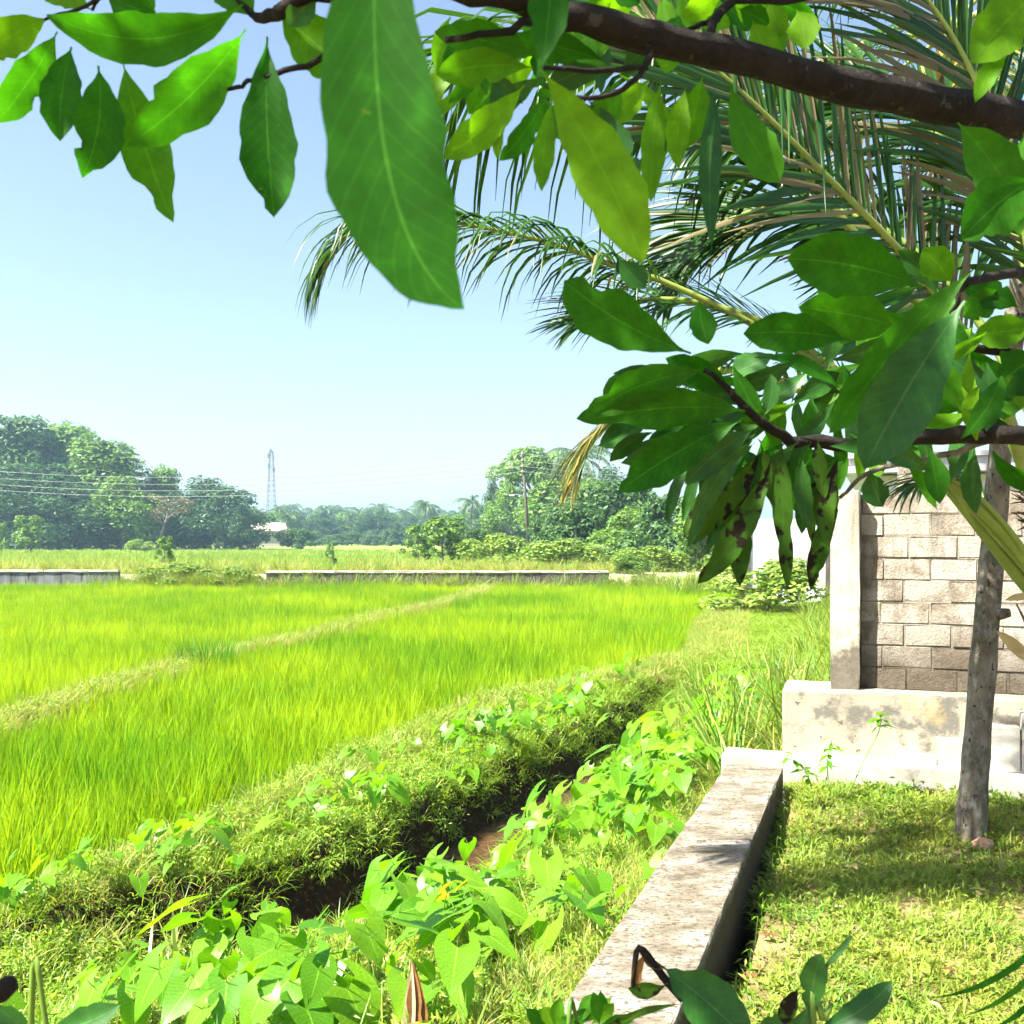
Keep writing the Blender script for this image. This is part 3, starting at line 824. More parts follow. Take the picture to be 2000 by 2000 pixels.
def tree_parts(seed, h, w, mat, base=.28, n_lobes=26, n_leaf=5200, size=.42, shape='round', limb_r=.02):
    rd = random.Random(seed)
    lobes = []
    ends = []
    for i in range(n_lobes):
        a = rd.uniform(0, 6.283)
        t = (i + rd.random()) / n_lobes
        if shape == 'round':
            z = h * (base + (1 - base) * t * .93)
            env = math.sin(math.pi * min(1, .16 + .80 * t)) ** .6
        elif shape == 'umbrella':
            z = h * (.62 + .34 * (t ** .8))
            env = math.sqrt(max(0, 1 - t * .92))
        elif shape == 'tiered':
            z = h * (base + (1 - base) * t * .95)
            env = (1 - t * .72)
        elif shape == 'bush':
            z = h * (.12 + .78 * t)
            env = math.sqrt(max(0.05, 1 - t * t))
        r = w / 2 * env * rd.uniform(.35, 1.0)
        lr = w * rd.uniform(.07, .17)
        c = (r * math.cos(a), r * math.sin(a), z)
        zr = .62 if shape == 'umbrella' else 1.25
        lobes.append((c, (lr * rd.uniform(.8, 1.25), lr * rd.uniform(.8, 1.25), lr * zr * rd.uniform(.85, 1.2))))
        ends.append(Vector(c))
    mb = MB()
    top = Vector((rd.uniform(-.05, .05) * w, rd.uniform(-.05, .05) * w, h * .8))
    tp = spline([(0, 0, -.3), (rd.uniform(-.03, .03) * w, 0, h * .3), top * .75, top], 8)
    tr = h * limb_r
    mb.tube(tp, [tr * (1.25 - 1.05 * i / 7) for i in range(8)], 7)
    for e in ends:
        st_ = tp[min(7, max(2, int(e.z / h * 6.0)))]
        if e.z < st_.z: st_ = tp[2]
        md_ = st_.lerp(e, .55) + Vector((0, 0, h * .03))
        mb.tube([st_, md_, e], [tr * .34, tr * .22, tr * .08], 5)
    return mb.build('trunk', M['bark_far'], True), crown_mesh('crown', mat, seed, lobes, n_leaf, size)

TREES = {
    'tall_a': tree_parts(1, 20, 14, M['crown0'], .08, 84, 16000, .34),
    'tall_b': tree_parts(2, 20, 14, M['crown1'], .06, 84, 16000, .34, 'tiered'),
    'tall_c': tree_parts(3, 20, 17, M['crown2'], .03, 84, 15000, .36),
    'round': tree_parts(4, 12, 13, M['crown2'], .06, 60, 11000, .27),
    'light': tree_parts(5, 12, 9, M['crown1'], .15, 40, 8000, .25),
    'umbrella': tree_parts(6, 14, 13, M['crown1'], .5, 34, 8500, .30, 'umbrella'),
    'bush_a': tree_parts(7, 4, 5.5, M['crown1'], .1, 26, 6500, .13, 'bush'),
    'bush_b': tree_parts(8, 4, 5, M['crown0'], .1, 26, 6500, .14, 'bush'),
    'bush_y': tree_parts(9, 2, 3.2, M['crown3'], .1, 20, 3600, .09, 'bush'),
    'sapling': tree_parts(10, 6, 4.2, M['crown1'], .2, 18, 1900, .20, 'round', .014),
}
def tree(name, kind, px, pytop, d, wpx, label, cat='tree', zb=None, group=None, hs=None):
    src = TREES[kind]
    zg = float(ground((px - 1000) / 2000 * d, d)[0]) if zb is None else zb
    top = CAMH - (pytop - 1050) / 2000 * d
    zz = np.array([v.co.z for v in src[1].vertices]).max()
    xx = np.array([v.co.x for v in src[1].vertices])
    sz = (top - zg) / zz
    sx = wpx / 2000 * d / (np.percentile(xx, 98) - np.percentile(xx, 2))
    t = thing(name, label, cat, ((px - 1000) / 2000 * d, d, zg), random.uniform(0, 6.28), group)
    obj('trunk', src[0], t, scale=(sx, sx, sz))
    obj('crown', src[1], t, scale=(sx, sx, sz))
    return t

G1 = 'tall trees at the left end of the field'
tree('broadleaf_tree', 'tall_a', 20, 806, 176, 190, 'tall dark tree cut by the left edge of the picture', group=G1)
tree('broadleaf_tree', 'tall_b', 120, 815, 184, 170, 'tall tree with a small separate tuft at its top, second from the left edge', group=G1)
tree('broadleaf_tree', 'tall_b', 205, 845, 172, 175, 'pale green tall tree whose right side slopes down to the field', group=G1)
tree('broadleaf_tree', 'tall_c', 60, 900, 165, 210, 'dark bushy tree in front of the tall trees by the left edge', group=G1)
tree('broadleaf_tree', 'tall_c', 165, 945, 160, 170, 'dark low tree in shade under the pale tall tree', group=G1)
tree('broadleaf_tree', 'light', 240, 930, 158, 120, 'light green tree at the right foot of the tall trees', group=G1)
tree('broadleaf_tree', 'tall_b', 318, 903, 178, 85, 'slim tree with a flat tufted top between the tall trees and the round tree', group=G1)
tree('broadleaf_tree', 'round', 425, 928, 168, 180, 'wide round-topped tree right of the slim tufted tree', group=G1)
tree('broadleaf_tree', 'round', 470, 985, 162, 90, 'low round tree at the right end of the left group', group=G1)
tree('broadleaf_tree', 'tall_c', 360, 985, 166, 110, 'dark undergrowth tree below the slim tufted tree', group=G1)
tree('broadleaf_tree', 'tall_a', -110, 800, 180, 220, 'tall tree just beyond the left edge of the picture', group=G1)
tree('sapling', 'sapling', 60, 1005, 120, 62, 'pale bushy sapling in front of the dark trees', 'sapling')
tree('sapling', 'sapling', 3, 1020, 118, 34, 'narrow pale sapling at the very left edge', 'sapling')
tree('shrub', 'bush_y', 275, 1052, 130, 48, 'low yellow-green shrub at the foot of the left trees', 'shrub')
# leafless-looking tree with brown limbs
bt = thing('bare_tree', 'brownish half-bare tree with spreading limbs before the dark trees', 'tree', (P(310, 1070, 155).x, 155, -.3))
mb = MB()
rd = random.Random(5)
tp = spline([(0, 0, 0), (.4, 0, 2.5), (1.2, 0, 4.8), (1.6, 0, 6.5)], 7)
mb.tube(tp, [.26, .24, .2, .17, .14, .1, .07], 7)
tips = []
for i in range(22):
    a = rd.uniform(0, 6.28); L_ = rd.uniform(2, 4.2)
    s0 = tp[rd.randrange(3, 7)]
    e = s0 + Vector((math.cos(a) * L_, math.sin(a) * L_ * .6, rd.uniform(.6, 2.4)))
    m_ = s0.lerp(e, .5) + Vector((0, 0, .25))
    mb.tube([s0, m_, e], [.1, .07, .03], 5)
    tips.append(((e.x, e.y, e.z), (.9, .9, .5)))
obj('trunk', mb.build('trunk', M['bark_far'], True), bt)
M['russet'] = m_leaf('russet_leaf', (0.09, 0.07, 0.035), (0.18, 0.13, 0.06), 0.3, rand='island')
obj('crown', crown_mesh('crown', M['russet'], 9, tips, 700, .2, hollow=.2), bt)

# right-hand trees
G2 = 'trees and bushes behind the utility pole'
tree('rain_tree', 'umbrella', 1045, 872, 150, 135, 'large umbrella-crowned tree rising behind the utility pole', group=G2)
tree('broadleaf_tree', 'light', 1000, 945, 140, 95, 'yellow-green tree at the left foot of the umbrella tree', group=G2)
tree('broadleaf_tree', 'round', 968, 930, 152, 50, 'small dark bluish tree left of the umbrella tree', group=G2)
tree('broadleaf_tree', 'light', 1095, 935, 120, 150, 'light green leafy tree right of the utility pole', group=G2)
tree('broadleaf_tree', 'bush_a', 1150, 928, 95, 130, 'bright green bushy tree below the yellow palm frond', group=G2)
tree('broadleaf_tree', 'bush_b', 1215, 935, 80, 170, 'mid green bushy tree behind the hanging palm tips', group=G2)
tree('broadleaf_tree', 'round', 1180, 905, 130, 140, 'dark tree showing above the bright bushes right of the pole', group=G2)
tree('bush', 'bush_b', 1130, 975, 72, 130, 'dense green bush just right of the utility pole', 'bush', group=G2)
tree('bush', 'bush_a', 1225, 985, 66, 150, 'pale green bush between the pole and the drooping leaves', 'bush', group=G2)
tree('bush', 'bush_b', 1300, 960, 62, 130, 'tall bush half hidden by the drooping leaf cluster', 'bush', group=G2)
tree('bush', 'bush_a', 1390, 970, 50, 150, 'green bush seen between the hanging withered leaves', 'bush', group=G2)
tree('bush', 'bush_b', 1060, 1005, 75, 70, 'low dark bush at the foot of the utility pole', 'bush', group=G2)
tree('bush', 'bush_y', 960, 1040, 62, 130, 'low yellowish scrub left of the utility pole', 'bush')
tree('bush', 'bush_y', 1110, 1050, 60, 150, 'low yellowish scrub right of the utility pole', 'bush')
tree('bush', 'bush_y', 1270, 1065, 50, 130, 'yellow-green scrub above the right end of the dark field wall', 'bush')
tree('bush', 'bush_a', 1240, 1078, 47, 90, 'small green bush over the right end of the dark field wall', 'bush')
tree('bush', 'sapling', 866, 1008, 64, 90, 'feathery bright green bush standing in the far field', 'bush')
tree('bush', 'sapling', 818, 1022, 66, 60, 'smaller feathery green bush beside the bright one in the far field', 'bush')
tree('bush', 'bush_b', 930, 1030, 70, 60, 'dark green bush between the feathery bush and the pole', 'bush')
tree('bush', 'bush_y', 330, 1098, 46.2, 130, 'yellow-green creeper bush in the gap between the two field walls', 'bush')
tree('bush', 'bush_y', 440, 1104, 46.2, 110, 'pale green creeper bush by the left end of the dark field wall', 'bush')
tree('shrub', 'sapling', 322, 1046, 60, 34, 'small leafy shoot standing on the track left of the wall gap', 'shrub')
tree('shrub', 'sapling', 646, 1058, 60, 18, 'thin dark sapling in the far field above the dark wall', 'shrub')
tree('bush', 'bush_y', 1495, 1086, 27, 240, 'low yellow-green scrub before the white boundary wall', 'bush')

# the distant wood: palms and broadleaf trees
def palm_far(seed, h):
    rd = random.Random(seed)
    mb = MB(); lean = rd.uniform(-.8, .8)
    tp = spline([(0, 0, 0), (lean * .3, 0, h * .5), (lean, 0, h)], 6)
    mb.tube(tp, [.2, .17, .15, .14, .13, .13], 6)
    tr = mb.build('trunk', M['bark_far'], True)
    fb = MB()
    top = tp[-1]
    for i in range(20):
        a = i * 2.4 + rd.uniform(-.2, .2); el = rd.uniform(-.5, 1.15); L_ = rd.uniform(3.6, 4.6)
        d = Vector((math.cos(a), math.sin(a), 0))
        pts = []
        p = top.copy(); an = el
        for k in range(7):
            pts.append(p.copy()); p = p + (d * math.cos(an) + Vector((0, 0, math.sin(an)))) * (L_ / 6); an -= .28
        side = Vector((-d.y, d.x, 0))
        for k in range(1, 6):
            for sgn in (-1, 1):
                for j in range(3):
                    q = pts[k].lerp(pts[k + 1], j / 3)
                    tdir = (pts[k + 1] - pts[k]).normalized()
                    e = q + (side * sgn * .8 + tdir * .5 + Vector((0, 0, -.55 - .3 * rd.random()))) * (.95 * (1 - .5 * abs(k / 6 - .4)))
                    w = tdir * .09
                    fb.add([q - w, q + w, e], [(0, 1, 2)])
        fb.tube(pts, [.05] * 7, 4, False)
    return tr, fb.build('crown', M['palm_far'])
PF = [palm_far(i, 10) for i in range(3)]
GW = 'palms of the distant wood'
def far_palm(px, pytop, d, label, group=GW):
    zg = float(ground((px - 1000) / 2000 * d, d)[0])
    sz = ((CAMH - (pytop - 1050) / 2000 * d) - zg) / 11.5
    t = thing('coconut_palm', label, 'palm', ((px - 1000) / 2000 * d, d, zg), random.uniform(0, 6.28), group)
    a, b = PF[random.randrange(3)]
    k = min(1.25, max(.85, sz))
    obj('trunk', a, t, scale=(k, k, sz)); o = obj('crown', b, t, (0, 0, 10 * (sz - k)), scale=k)
    return t
far_palm(828, 975, 230, 'coconut palm rising clear above the middle of the hazy tree line', None)
far_palm(918, 968, 170, 'coconut palm with a ragged crown left of the pole', None)
far_palm(1122, 868, 135, 'coconut palm crown just above the trees right of the umbrella tree', None)
far_palm(560, 1000, 215, 'coconut palm standing beside the far pale-roofed house', None)
rd = random.Random(31)
for i in range(46):
    px = 490 + i * 10.2 + rd.uniform(-7, 7)
    far_palm(px, 985 + 16 * rd.random() + 6 * math.sin(i * .7), rd.uniform(300, 420), 'small hazy coconut palm in the distant wood beyond the far field')
for i in range(40):
    px = 480 + i * 12.5 + rd.uniform(-7, 7)
    d = rd.uniform(255, 330)
    tree('broadleaf_tree', ['round', 'light', 'tall_c'][i % 3], px, 1000 + rd.uniform(-8, 22), d, rd.uniform(45, 80), 'hazy low broadleaf tree in the distant wood beyond the far field', group='broadleaf trees of the distant wood')
for i in range(34):
    px = -80 + i * 33 + rd.uniform(-9, 9)
    tree('broadleaf_tree', ['round', 'tall_c'][i % 2], px, 1004 + rd.uniform(-10, 6), rd.uniform(430, 560), rd.uniform(60, 90), 'faint blue-green tree at the back of the distant wood', group='back row of the distant wood')
for i in range(9):
    px = 590 + i * 24 + rd.uniform(-8, 8)
    tree('bush', 'bush_b', px, 1034 + rd.uniform(-5, 10), rd.uniform(225, 245), rd.uniform(34, 60), 'rounded hazy bush at the far edge of the field', 'bush', group='bushes at the far edge of the field')
tree('bush', 'bush_b', 582, 1030, 170, 66, 'dark bush below the far pale-roofed house', 'bush')

# ------------------------------------------------------------------ far house, tower, pole, wires, field walls
hp = P(525, 1048, 225)
ho = thing('house', 'small far house with a pale pinkish roof among palms', 'house', (hp.x, hp.y, -.3), R(8))
mb = MB(); mb.box((-4.5, -3, 0), (4.5, 3, 3.4)); obj('wall', mb.build('wall', M['white']), ho)
mb = MB(); mb.add([(-5.2, -3.7, 3.35), (5.2, -3.7, 3.35), (5.2, 3.7, 3.35), (-5.2, 3.7, 3.35), (-3.2, 0, 5.2), (3.2, 0, 5.2)],
                  [(0, 1, 5, 4), (1, 2, 5), (2, 3, 4, 5), (3, 0, 4), (3, 2, 1, 0)]); obj('roof', mb.build('roof', M['roof']), ho)
for xx in (-2.6, 0, 2.6):
    mb = MB(); mb.box((xx - .6, -3.06, 1.1), (xx + .6, -2.98, 2.4)); obj('window', mb.build('window', M['glass']), ho)

tpos = P(530, 1050, 520)
tw = thing('lattice_tower', 'tall thin red and white lattice mast with aerials above the trees', 'tower', (tpos.x, tpos.y, -.2))
H = 46.0
def leg_xy(t): return 2.7 * (1 - t) + .75 * t
for sx_ in (-1, 1):
    for sy in (-1, 1):
        mb = MB(); mb.tube([(sx_ * leg_xy(t), sy * leg_xy(t), H * t) for t in (0, .5, 1)], .12, 5)
        obj('leg', mb.build('leg', M['pole']), tw)
for band in range(9):
    mb = MB()
    for k in range(2):
        t0, t1 = (band * 2 + k) / 18, (band * 2 + k + 1) / 18
        a, b = leg_xy(t0), leg_xy(t1)
        for (x0, y0), (x1, y1) in (((-1, -1), (1, -1)), ((1, -1), (1, 1)), ((1, 1), (-1, 1)), ((-1, 1), (-1, -1))):
            mb.tube([(x0 * a, y0 * a, H * t0), (x1 * b, y1 * b, H * t1)], .06, 4, False)
            mb.tube([(x1 * a, y1 * a, H * t0), (x0 * b, y0 * b, H * t1)], .06, 4, False)
            mb.tube([(x0 * a, y0 * a, H * t0), (x1 * a, y1 * a, H * t0)], .09, 4, False)
    obj('bracing', mb.build('bracing', M['redmetal'] if band % 2 == 0 else M['pole']), tw)
for dx, dy, z in ((-1.3, -1, 42), (1.3, -1, 41), (-1.2, -1, 37), (1.5, -.6, 35), (0, -1.3, 44.5)):
    mb = MB(); mb.box((dx - .4, dy - .25, z), (dx + .4, dy + .25, z + 2.4)); mb.tube([(dx * .4, dy * .4, z + 1.2), (dx, dy, z + 1.2)], .08, 4)
    obj('antenna', mb.build('antenna', M['pole']), tw)
mb = MB(); mb.tube([(0, 0, H - .5), (0, 0, H + 4)], [.16, .06], 5); obj('spike', mb.build('spike', M['metal']), tw)

pb_ = P(1034, 1085, 78); ptop = P(1020, 880, 78)
po = thing('utility_pole', 'slim leaning concrete utility pole before the umbrella tree', 'pole', pb_)
mb = MB(); mb.tube([Vector((0, 0, -.4)), (ptop - pb_) * .5, ptop - pb_], [.14, .115, .09], 10); obj('shaft', mb.build('shaft', M['pole'], True), po)
WH = [-.25, -.75, -1.2, -1.6]
for k in WH:
    mb = MB()
    c = (ptop - pb_) + Vector((-.003 * 0, -.13, k))
    mb.tube([c + Vector((0, .06, -.07)), c + Vector((0, -.04, -.07)), c + Vector((0, -.04, .08))], [.03, .05, .05], 6)
    obj('insulator', mb.build('insulator', M['white'], True), po)
mb = MB(); c = (ptop - pb_) * .55
mb.tube([c + Vector((.05, 0, 0)), c + Vector((-.5, -.2, .25)), c + Vector((-.9, -.3, .22))], .03, 6)
mb.box((c.x - 1.25, c.y - .42, c.z + .12), (c.x - .85, c.y - .2, c.z + .24)); obj('street_lamp', mb.build('street_lamp', M['metal']), po)
pl = P(-420, 870, 82)
for i, k in enumerate(WH):
    a = ptop + Vector((0, -.17, k)); b = pl + Vector((0, -.17, k + .1))
    pts = [a.lerp(b, t) + Vector((0, 0, -4 * (2.1 + .05 * i) * t * (1 - t))) for t in np.linspace(0, 1, 26)]
    mb = MB(); mb.tube([p - a for p in pts], .011, 4, False)
    w = obj('power_line', mb.build('power_line', M['wire'], True), None, a)
    tag(w, ['topmost', 'second from top', 'third from top', 'lowest'][i] + ' of the four wires sagging from the pole past the left trees', 'wire', 'wires on the utility pole')
    e = P(1420, 905, 80) + Vector((0, 0, k))
    pts = [a.lerp(e, t) + Vector((0, 0, -4 * .25 * t * (1 - t))) for t in np.linspace(0, 1, 9)]
    mb = MB(); mb.tube([p - a for p in pts], .011, 4, False)
    w = obj('power_line', mb.build('power_line', M['wire'], True), None, a)
    tag(w, ['topmost', 'second from top', 'third from top', 'lowest'][i] + ' of the four wires leaving the pole to the right', 'wire', 'wires on the utility pole')

def fieldwall(name, x0, x1, zt, mat, label):
    t = thing(name, label, 'wall', (x0, 45.9, FIELD_Z))
    n = max(1, round((x1 - x0) / 3.0))
    for i in range(n):
        a, b = i * (x1 - x0) / n, (i + 1) * (x1 - x0) / n - .012
        def fr(x, y, z): return Vector((x, y, z))
        slab('panel', fr, (a, random.uniform(-.015, .015), -.2), (b, .22, zt - FIELD_Z - .005), mat, t, wear=.012, seg=.3, bev=.015)
        slab('coping', fr, (a + .003, -.05, zt - FIELD_Z), (b - .003, .27, zt - FIELD_Z + .09), M['coping'], t, wear=.012, seg=.3, bev=.012)
fieldwall('field_wall', P(-60, 0, 45.9).x, P(232, 0, 45.9).x, .06, M['wall_grey'], 'streaked grey concrete wall at the far left edge of the paddy')
fieldwall('field_wall', P(520, 0, 45.9).x, P(1190, 0, 45.9).x, .02, M['wall_dark'], 'dark mossy low wall with pale coping at the far edge of the paddy')

# white plot wall and house behind the block wall
M['whitewash'] = m_plain('whitewash', [(0.3, (0.62, 0.62, 0.60)), (0.6, (0.78, 0.78, 0.76))], 2, 5, 0.8, 0.1, 20, layers=(((0.40, 0.41, 0.40), 2.5, 0.60, 0.1),))
wb = thing('boundary_wall', 'white boundary wall glimpsed behind the withered hanging leaves', 'wall', (P(1465, 0, 30).x, 30, -.4))
for i in range(4):
    mb = MB(); mb.box((i * 2.4, 0, 0), (i * 2.4 + 2.2, .15, 2.55)); obj('panel', mb.build('panel', M['whitewash']), wb)
    mb = MB(); mb.box((i * 2.4 - .2, -.05, 0), (i * 2.4 - .004, .2, 2.7)); obj('post', mb.build('post', M['pole']), wb)
hb = thing('white_house', 'bright white house with grey eaves behind the block wall', 'house', (6.2, 15.5, -.2), R(-20))
mb = MB(); mb.box((-.6, 0, 0), (9, 6, 2.75)); obj('wall', mb.build('wall', M['whitewash']), hb)
mb = MB(); mb.box((-1.1, -.5, 2.77), (9.4, 6.4, 2.87)); mb.box((-1.1, -.5, 2.99), (9.4, 6.4, 3.06)); mb.box((-1.0, -.4, 2.873), (9.3, 6.3, 2.987)); obj('roof', mb.build('roof', M['metal']), hb)
for xx in (.9, 3.6):
    w_ = obj('window', None, hb, (xx, -.02, 1.1))
    mb = MB(); mb.box((.06, -.02, .06), (1.14, .03, 1.14)); obj('pane', mb.build('pane', M['glass']), w_)
    mb = MB(); mb.box((0, -.05, 0), (.058, .03, 1.2)); mb.box((1.142, -.05, 0), (1.2, .03, 1.2)); mb.box((.06, -.05, 0), (1.14, .03, .058)); mb.box((.06, -.05, 1.142), (1.14, .03, 1.2)); obj('frame', mb.build('frame', M['bark']), w_)

# ------------------------------------------------------------------ taro along the ditch
def taro_blade(seed, mat):
    """arrow-heart blade lying in xy, tip along +y, stalk joins at the origin"""
    rd = random.Random(seed)
    kw = rd.uniform(.8, 1.1); kl = rd.uniform(.85, 1.1)
    prof = [(y_ * (kl if y_ > 0 else 1), i_, h_ * kw) for y_, i_, h_ in [(-.46, .15, .19), (-.41, .10, .285), (-.31, .05, .375), (-.16, 0, .445), (0, 0, .47), (.15, 0, .455), (.3, 0, .41), (.45, 0, .34), (.6, 0, .255), (.75, 0, .16), (.88, 0, .075), (1.0, 0, 0)]]
    wv_ = rd.uniform(.008, .03)
    vs, fs, uv = [], [], []
    for y, inner, hw in prof:
        for k, u in enumerate((-1, -.5, 0, .5, 1)):
            x = (math.copysign(inner + (hw - inner) * abs(u), u) if u else 0)
            yy = y if not (u == 0 and y < 0) else 0
            z = .10 * abs(x) ** 1.2 - .15 * max(0, y) ** 2 - .12 * max(0, -y) + wv_ * math.sin(8 * y + seed * 1.7 + (1 if u > 0 else 3)) * abs(u)
            if u == 0 and y < 0: z = 0
            vs.append((x + rd.uniform(-.008, .008), yy + rd.uniform(-.01, .01), z)); uv.append((.5 + .5 * u * .9, .3 + y * .7))
    n = len(prof)
    for i in range(n - 1):
        for k in range(4):
            q = (i * 5 + k, i * 5 + k + 1, (i + 1) * 5 + k + 1, (i + 1) * 5 + k)
            if prof[i + 1][0] <= 0 and k in (1, 2):
                # the notch between the basal lobes
                a = [j for j in q if not (j % 5 == 2 and prof[j // 5][0] < 0)]
                if len(set(a)) >= 3: fs.append(tuple(a))
                continue
            fs.append(q)
    return mesh('leaf', vs, fs, uv, mat, True)
TB = [taro_blade(i, M['taro']) for i in range(9)]
TBY = taro_blade(19, M['taro_y'])
mb = MB(); mb.tube([(0, 0, 0), (0, .012, .35), (0, .008, .7), (0, 0, .99)], [.011, .0085, .006, .004], 6, False)
STALK = mb.build('petiole', M['taro_stem'], True)
def taro(x, y, size, nl, label, group, yellow=False, hgt=.42):
    z = float(ground(x, y)[0])
    t = thing('taro_plant', label, 'taro plant', (x, y, z - .01), 0, group)
    a0 = random.uniform(0, 6.28)
    for i in range(nl):
        az = a0 + i * 6.283 / nl + random.uniform(-.5, .5)
        hh = hgt * random.uniform(.55, 1.15)
        r = hh * random.uniform(.25, .6)
        tip = Vector((math.cos(az) * r, math.sin(az) * r, hh))
        # blades nod outwards; many turn towards the sun on the left
        bl = (Vector((math.cos(az), math.sin(az), 0)) * 1.0 + Vector((-.35, -.25, 0))).normalized()
        s_ = size * random.uniform(.5, 1.1)
        dip = random.uniform(.1, 1.05)
        fwd = (bl * math.cos(dip) - Vector((0, 0, 1)) * math.sin(dip)).normalized()
        nrm = (bl * math.sin(dip) + Vector((0, 0, 1)) * math.cos(dip))
        roll = random.gauss(0, .35)
        sd = fwd.cross(nrm)
        sd = (sd * math.cos(roll) + nrm * math.sin(roll)).normalized(); nrm = sd.cross(fwd)
        m_ = Matrix((sd, fwd, nrm)).transposed().to_4x4()
        me = TBY if (yellow and i == 0) else random.choice(TB)
        o = obj('leaf', me, t)
        o.matrix_local = Matrix.Translation(tip) @ m_ @ Matrix.Diagonal((s_, s_, s_, 1))
        if me is TBY: o['label'] = 'yellowing leaf'
        # stalk as the leaf's own piece
        st_ = obj('petiole', STALK, o)
        q = tip.to_track_quat('Z', 'Y')
        w_ = Matrix.Translation(Vector((0, 0, 0))) @ q.to_matrix().to_4x4() @ Matrix.Diagonal((.9 + size, .9 + size, tip.length, 1))
        st_.matrix_local = o.matrix_local.inverted() @ w_
    return t
rd = random.Random(3)
def along(u, off):
    seg = DITCH[2:11]
    k = min(int(u), len(seg) - 2); f = u - k
    a, b = seg[k], seg[k + 1]
    d = b - a; n = np.array([d[1], -d[0]]) / np.hypot(*d)        # to the garden side
    return a + d * f + n * off
GN_ = 'taro plants on the garden side of the ditch'
def patch(u, off, hh):
    sz = 'low' if hh < .33 else 'tall'
    if u < 1.9: w = 'in the left part of the patch by the bottom edge'
    elif u < 2.9: w = 'in the thick of the patch by the bottom edge' if off > 1.3 else 'close to the water below its widest stretch'
    elif u < 4.0: w = 'beside the open water' if off < 1.2 else 'between the open water and the beam'
    else: w = 'where the water vanishes, level with the middle of the beam'
    return '%s taro plant %s' % (sz, w), '%s taro plants %s' % (sz, w)
for i in range(104):
    u = 1.15 + (i / 104) * 4.5 + rd.uniform(-.08, .08)
    off = rd.uniform(0.66 if 2.3 < u < 4.4 else .52, 2.5 if u < 3.4 else 1.6)
    x, y = along(u, off)
    hh = rd.uniform(.24, .42)
    yel = i == 26
    big = .235 if u < 2.9 else .20
    lb, gp = ('taro plant with one yellow leaf among green ones near the water', None) if yel else patch(u, off, hh)
    taro(x, y, big * rd.uniform(.7, 1.1), rd.randrange(3, 6), lb, gp, yel, hh)
for i in range(7):
    x, y = along(.3 + i * .1, rd.uniform(.6, 1.4))
    taro(x, y, .2, 3, 'sparse taro plant in the bottom left corner', 'sparse taro plants in the corner', False, .35)
for i in range(30):
    u = 5.4 + (i / 30) * 2.5
    x, y = along(u, rd.uniform(.3, 1.5))
    wh = 'left of the ledge corner' if i < 15 else 'in the far patch behind the ledge corner'
    lb = 'broad taro plant ' + wh
    taro(x, y, rd.uniform(.18, .27), rd.randrange(3, 5), lb, 'broad taro plants ' + wh, False, rd.uniform(.35, .6))
for i in range(52):
    u = rd.uniform(.9, 6.6)
    x, y = along(u, -rd.uniform(.42, 1.1))
    wh = 'left of the open water' if u < 2.6 else ('opposite the open water' if u < 4.2 else 'at the far end of the water')
    taro(x, y, rd.uniform(.10, .17), rd.randrange(2, 5), 'small taro plant on the field bank ' + wh, 'taro plants on the field bank ' + wh, False, rd.uniform(.22, .36))
for i in range(16):
    u = rd.uniform(5.0, 7.6)
    x, y = along(u, -rd.uniform(.5, 1.1))
    taro(x, y, rd.uniform(.15, .22), rd.randrange(3, 5), 'taro plant hanging over the dark far bend of the ditch', 'taro plants at the dark bend', False, rd.uniform(.25, .42))
# coarse bright grass clump on the bund, bottom left
cl = thing('grass_clump', 'coarse clump of long pale arching blades at the bottom left bank', 'grass clump', (-1.85, 4.95 + .6, float(ground(-1.85, 5.55)[0])))
ct = tuft('blades', m_leaf('coarse_blade', (0.16, 0.25, 0.03), (0.36, 0.40, 0.12), 0.4, 0.3, 0.6, rand='island'), 60, .55, .22, .02, .35, 1.5, 78, 6); COL.objects.link(ct); ct.parent = cl
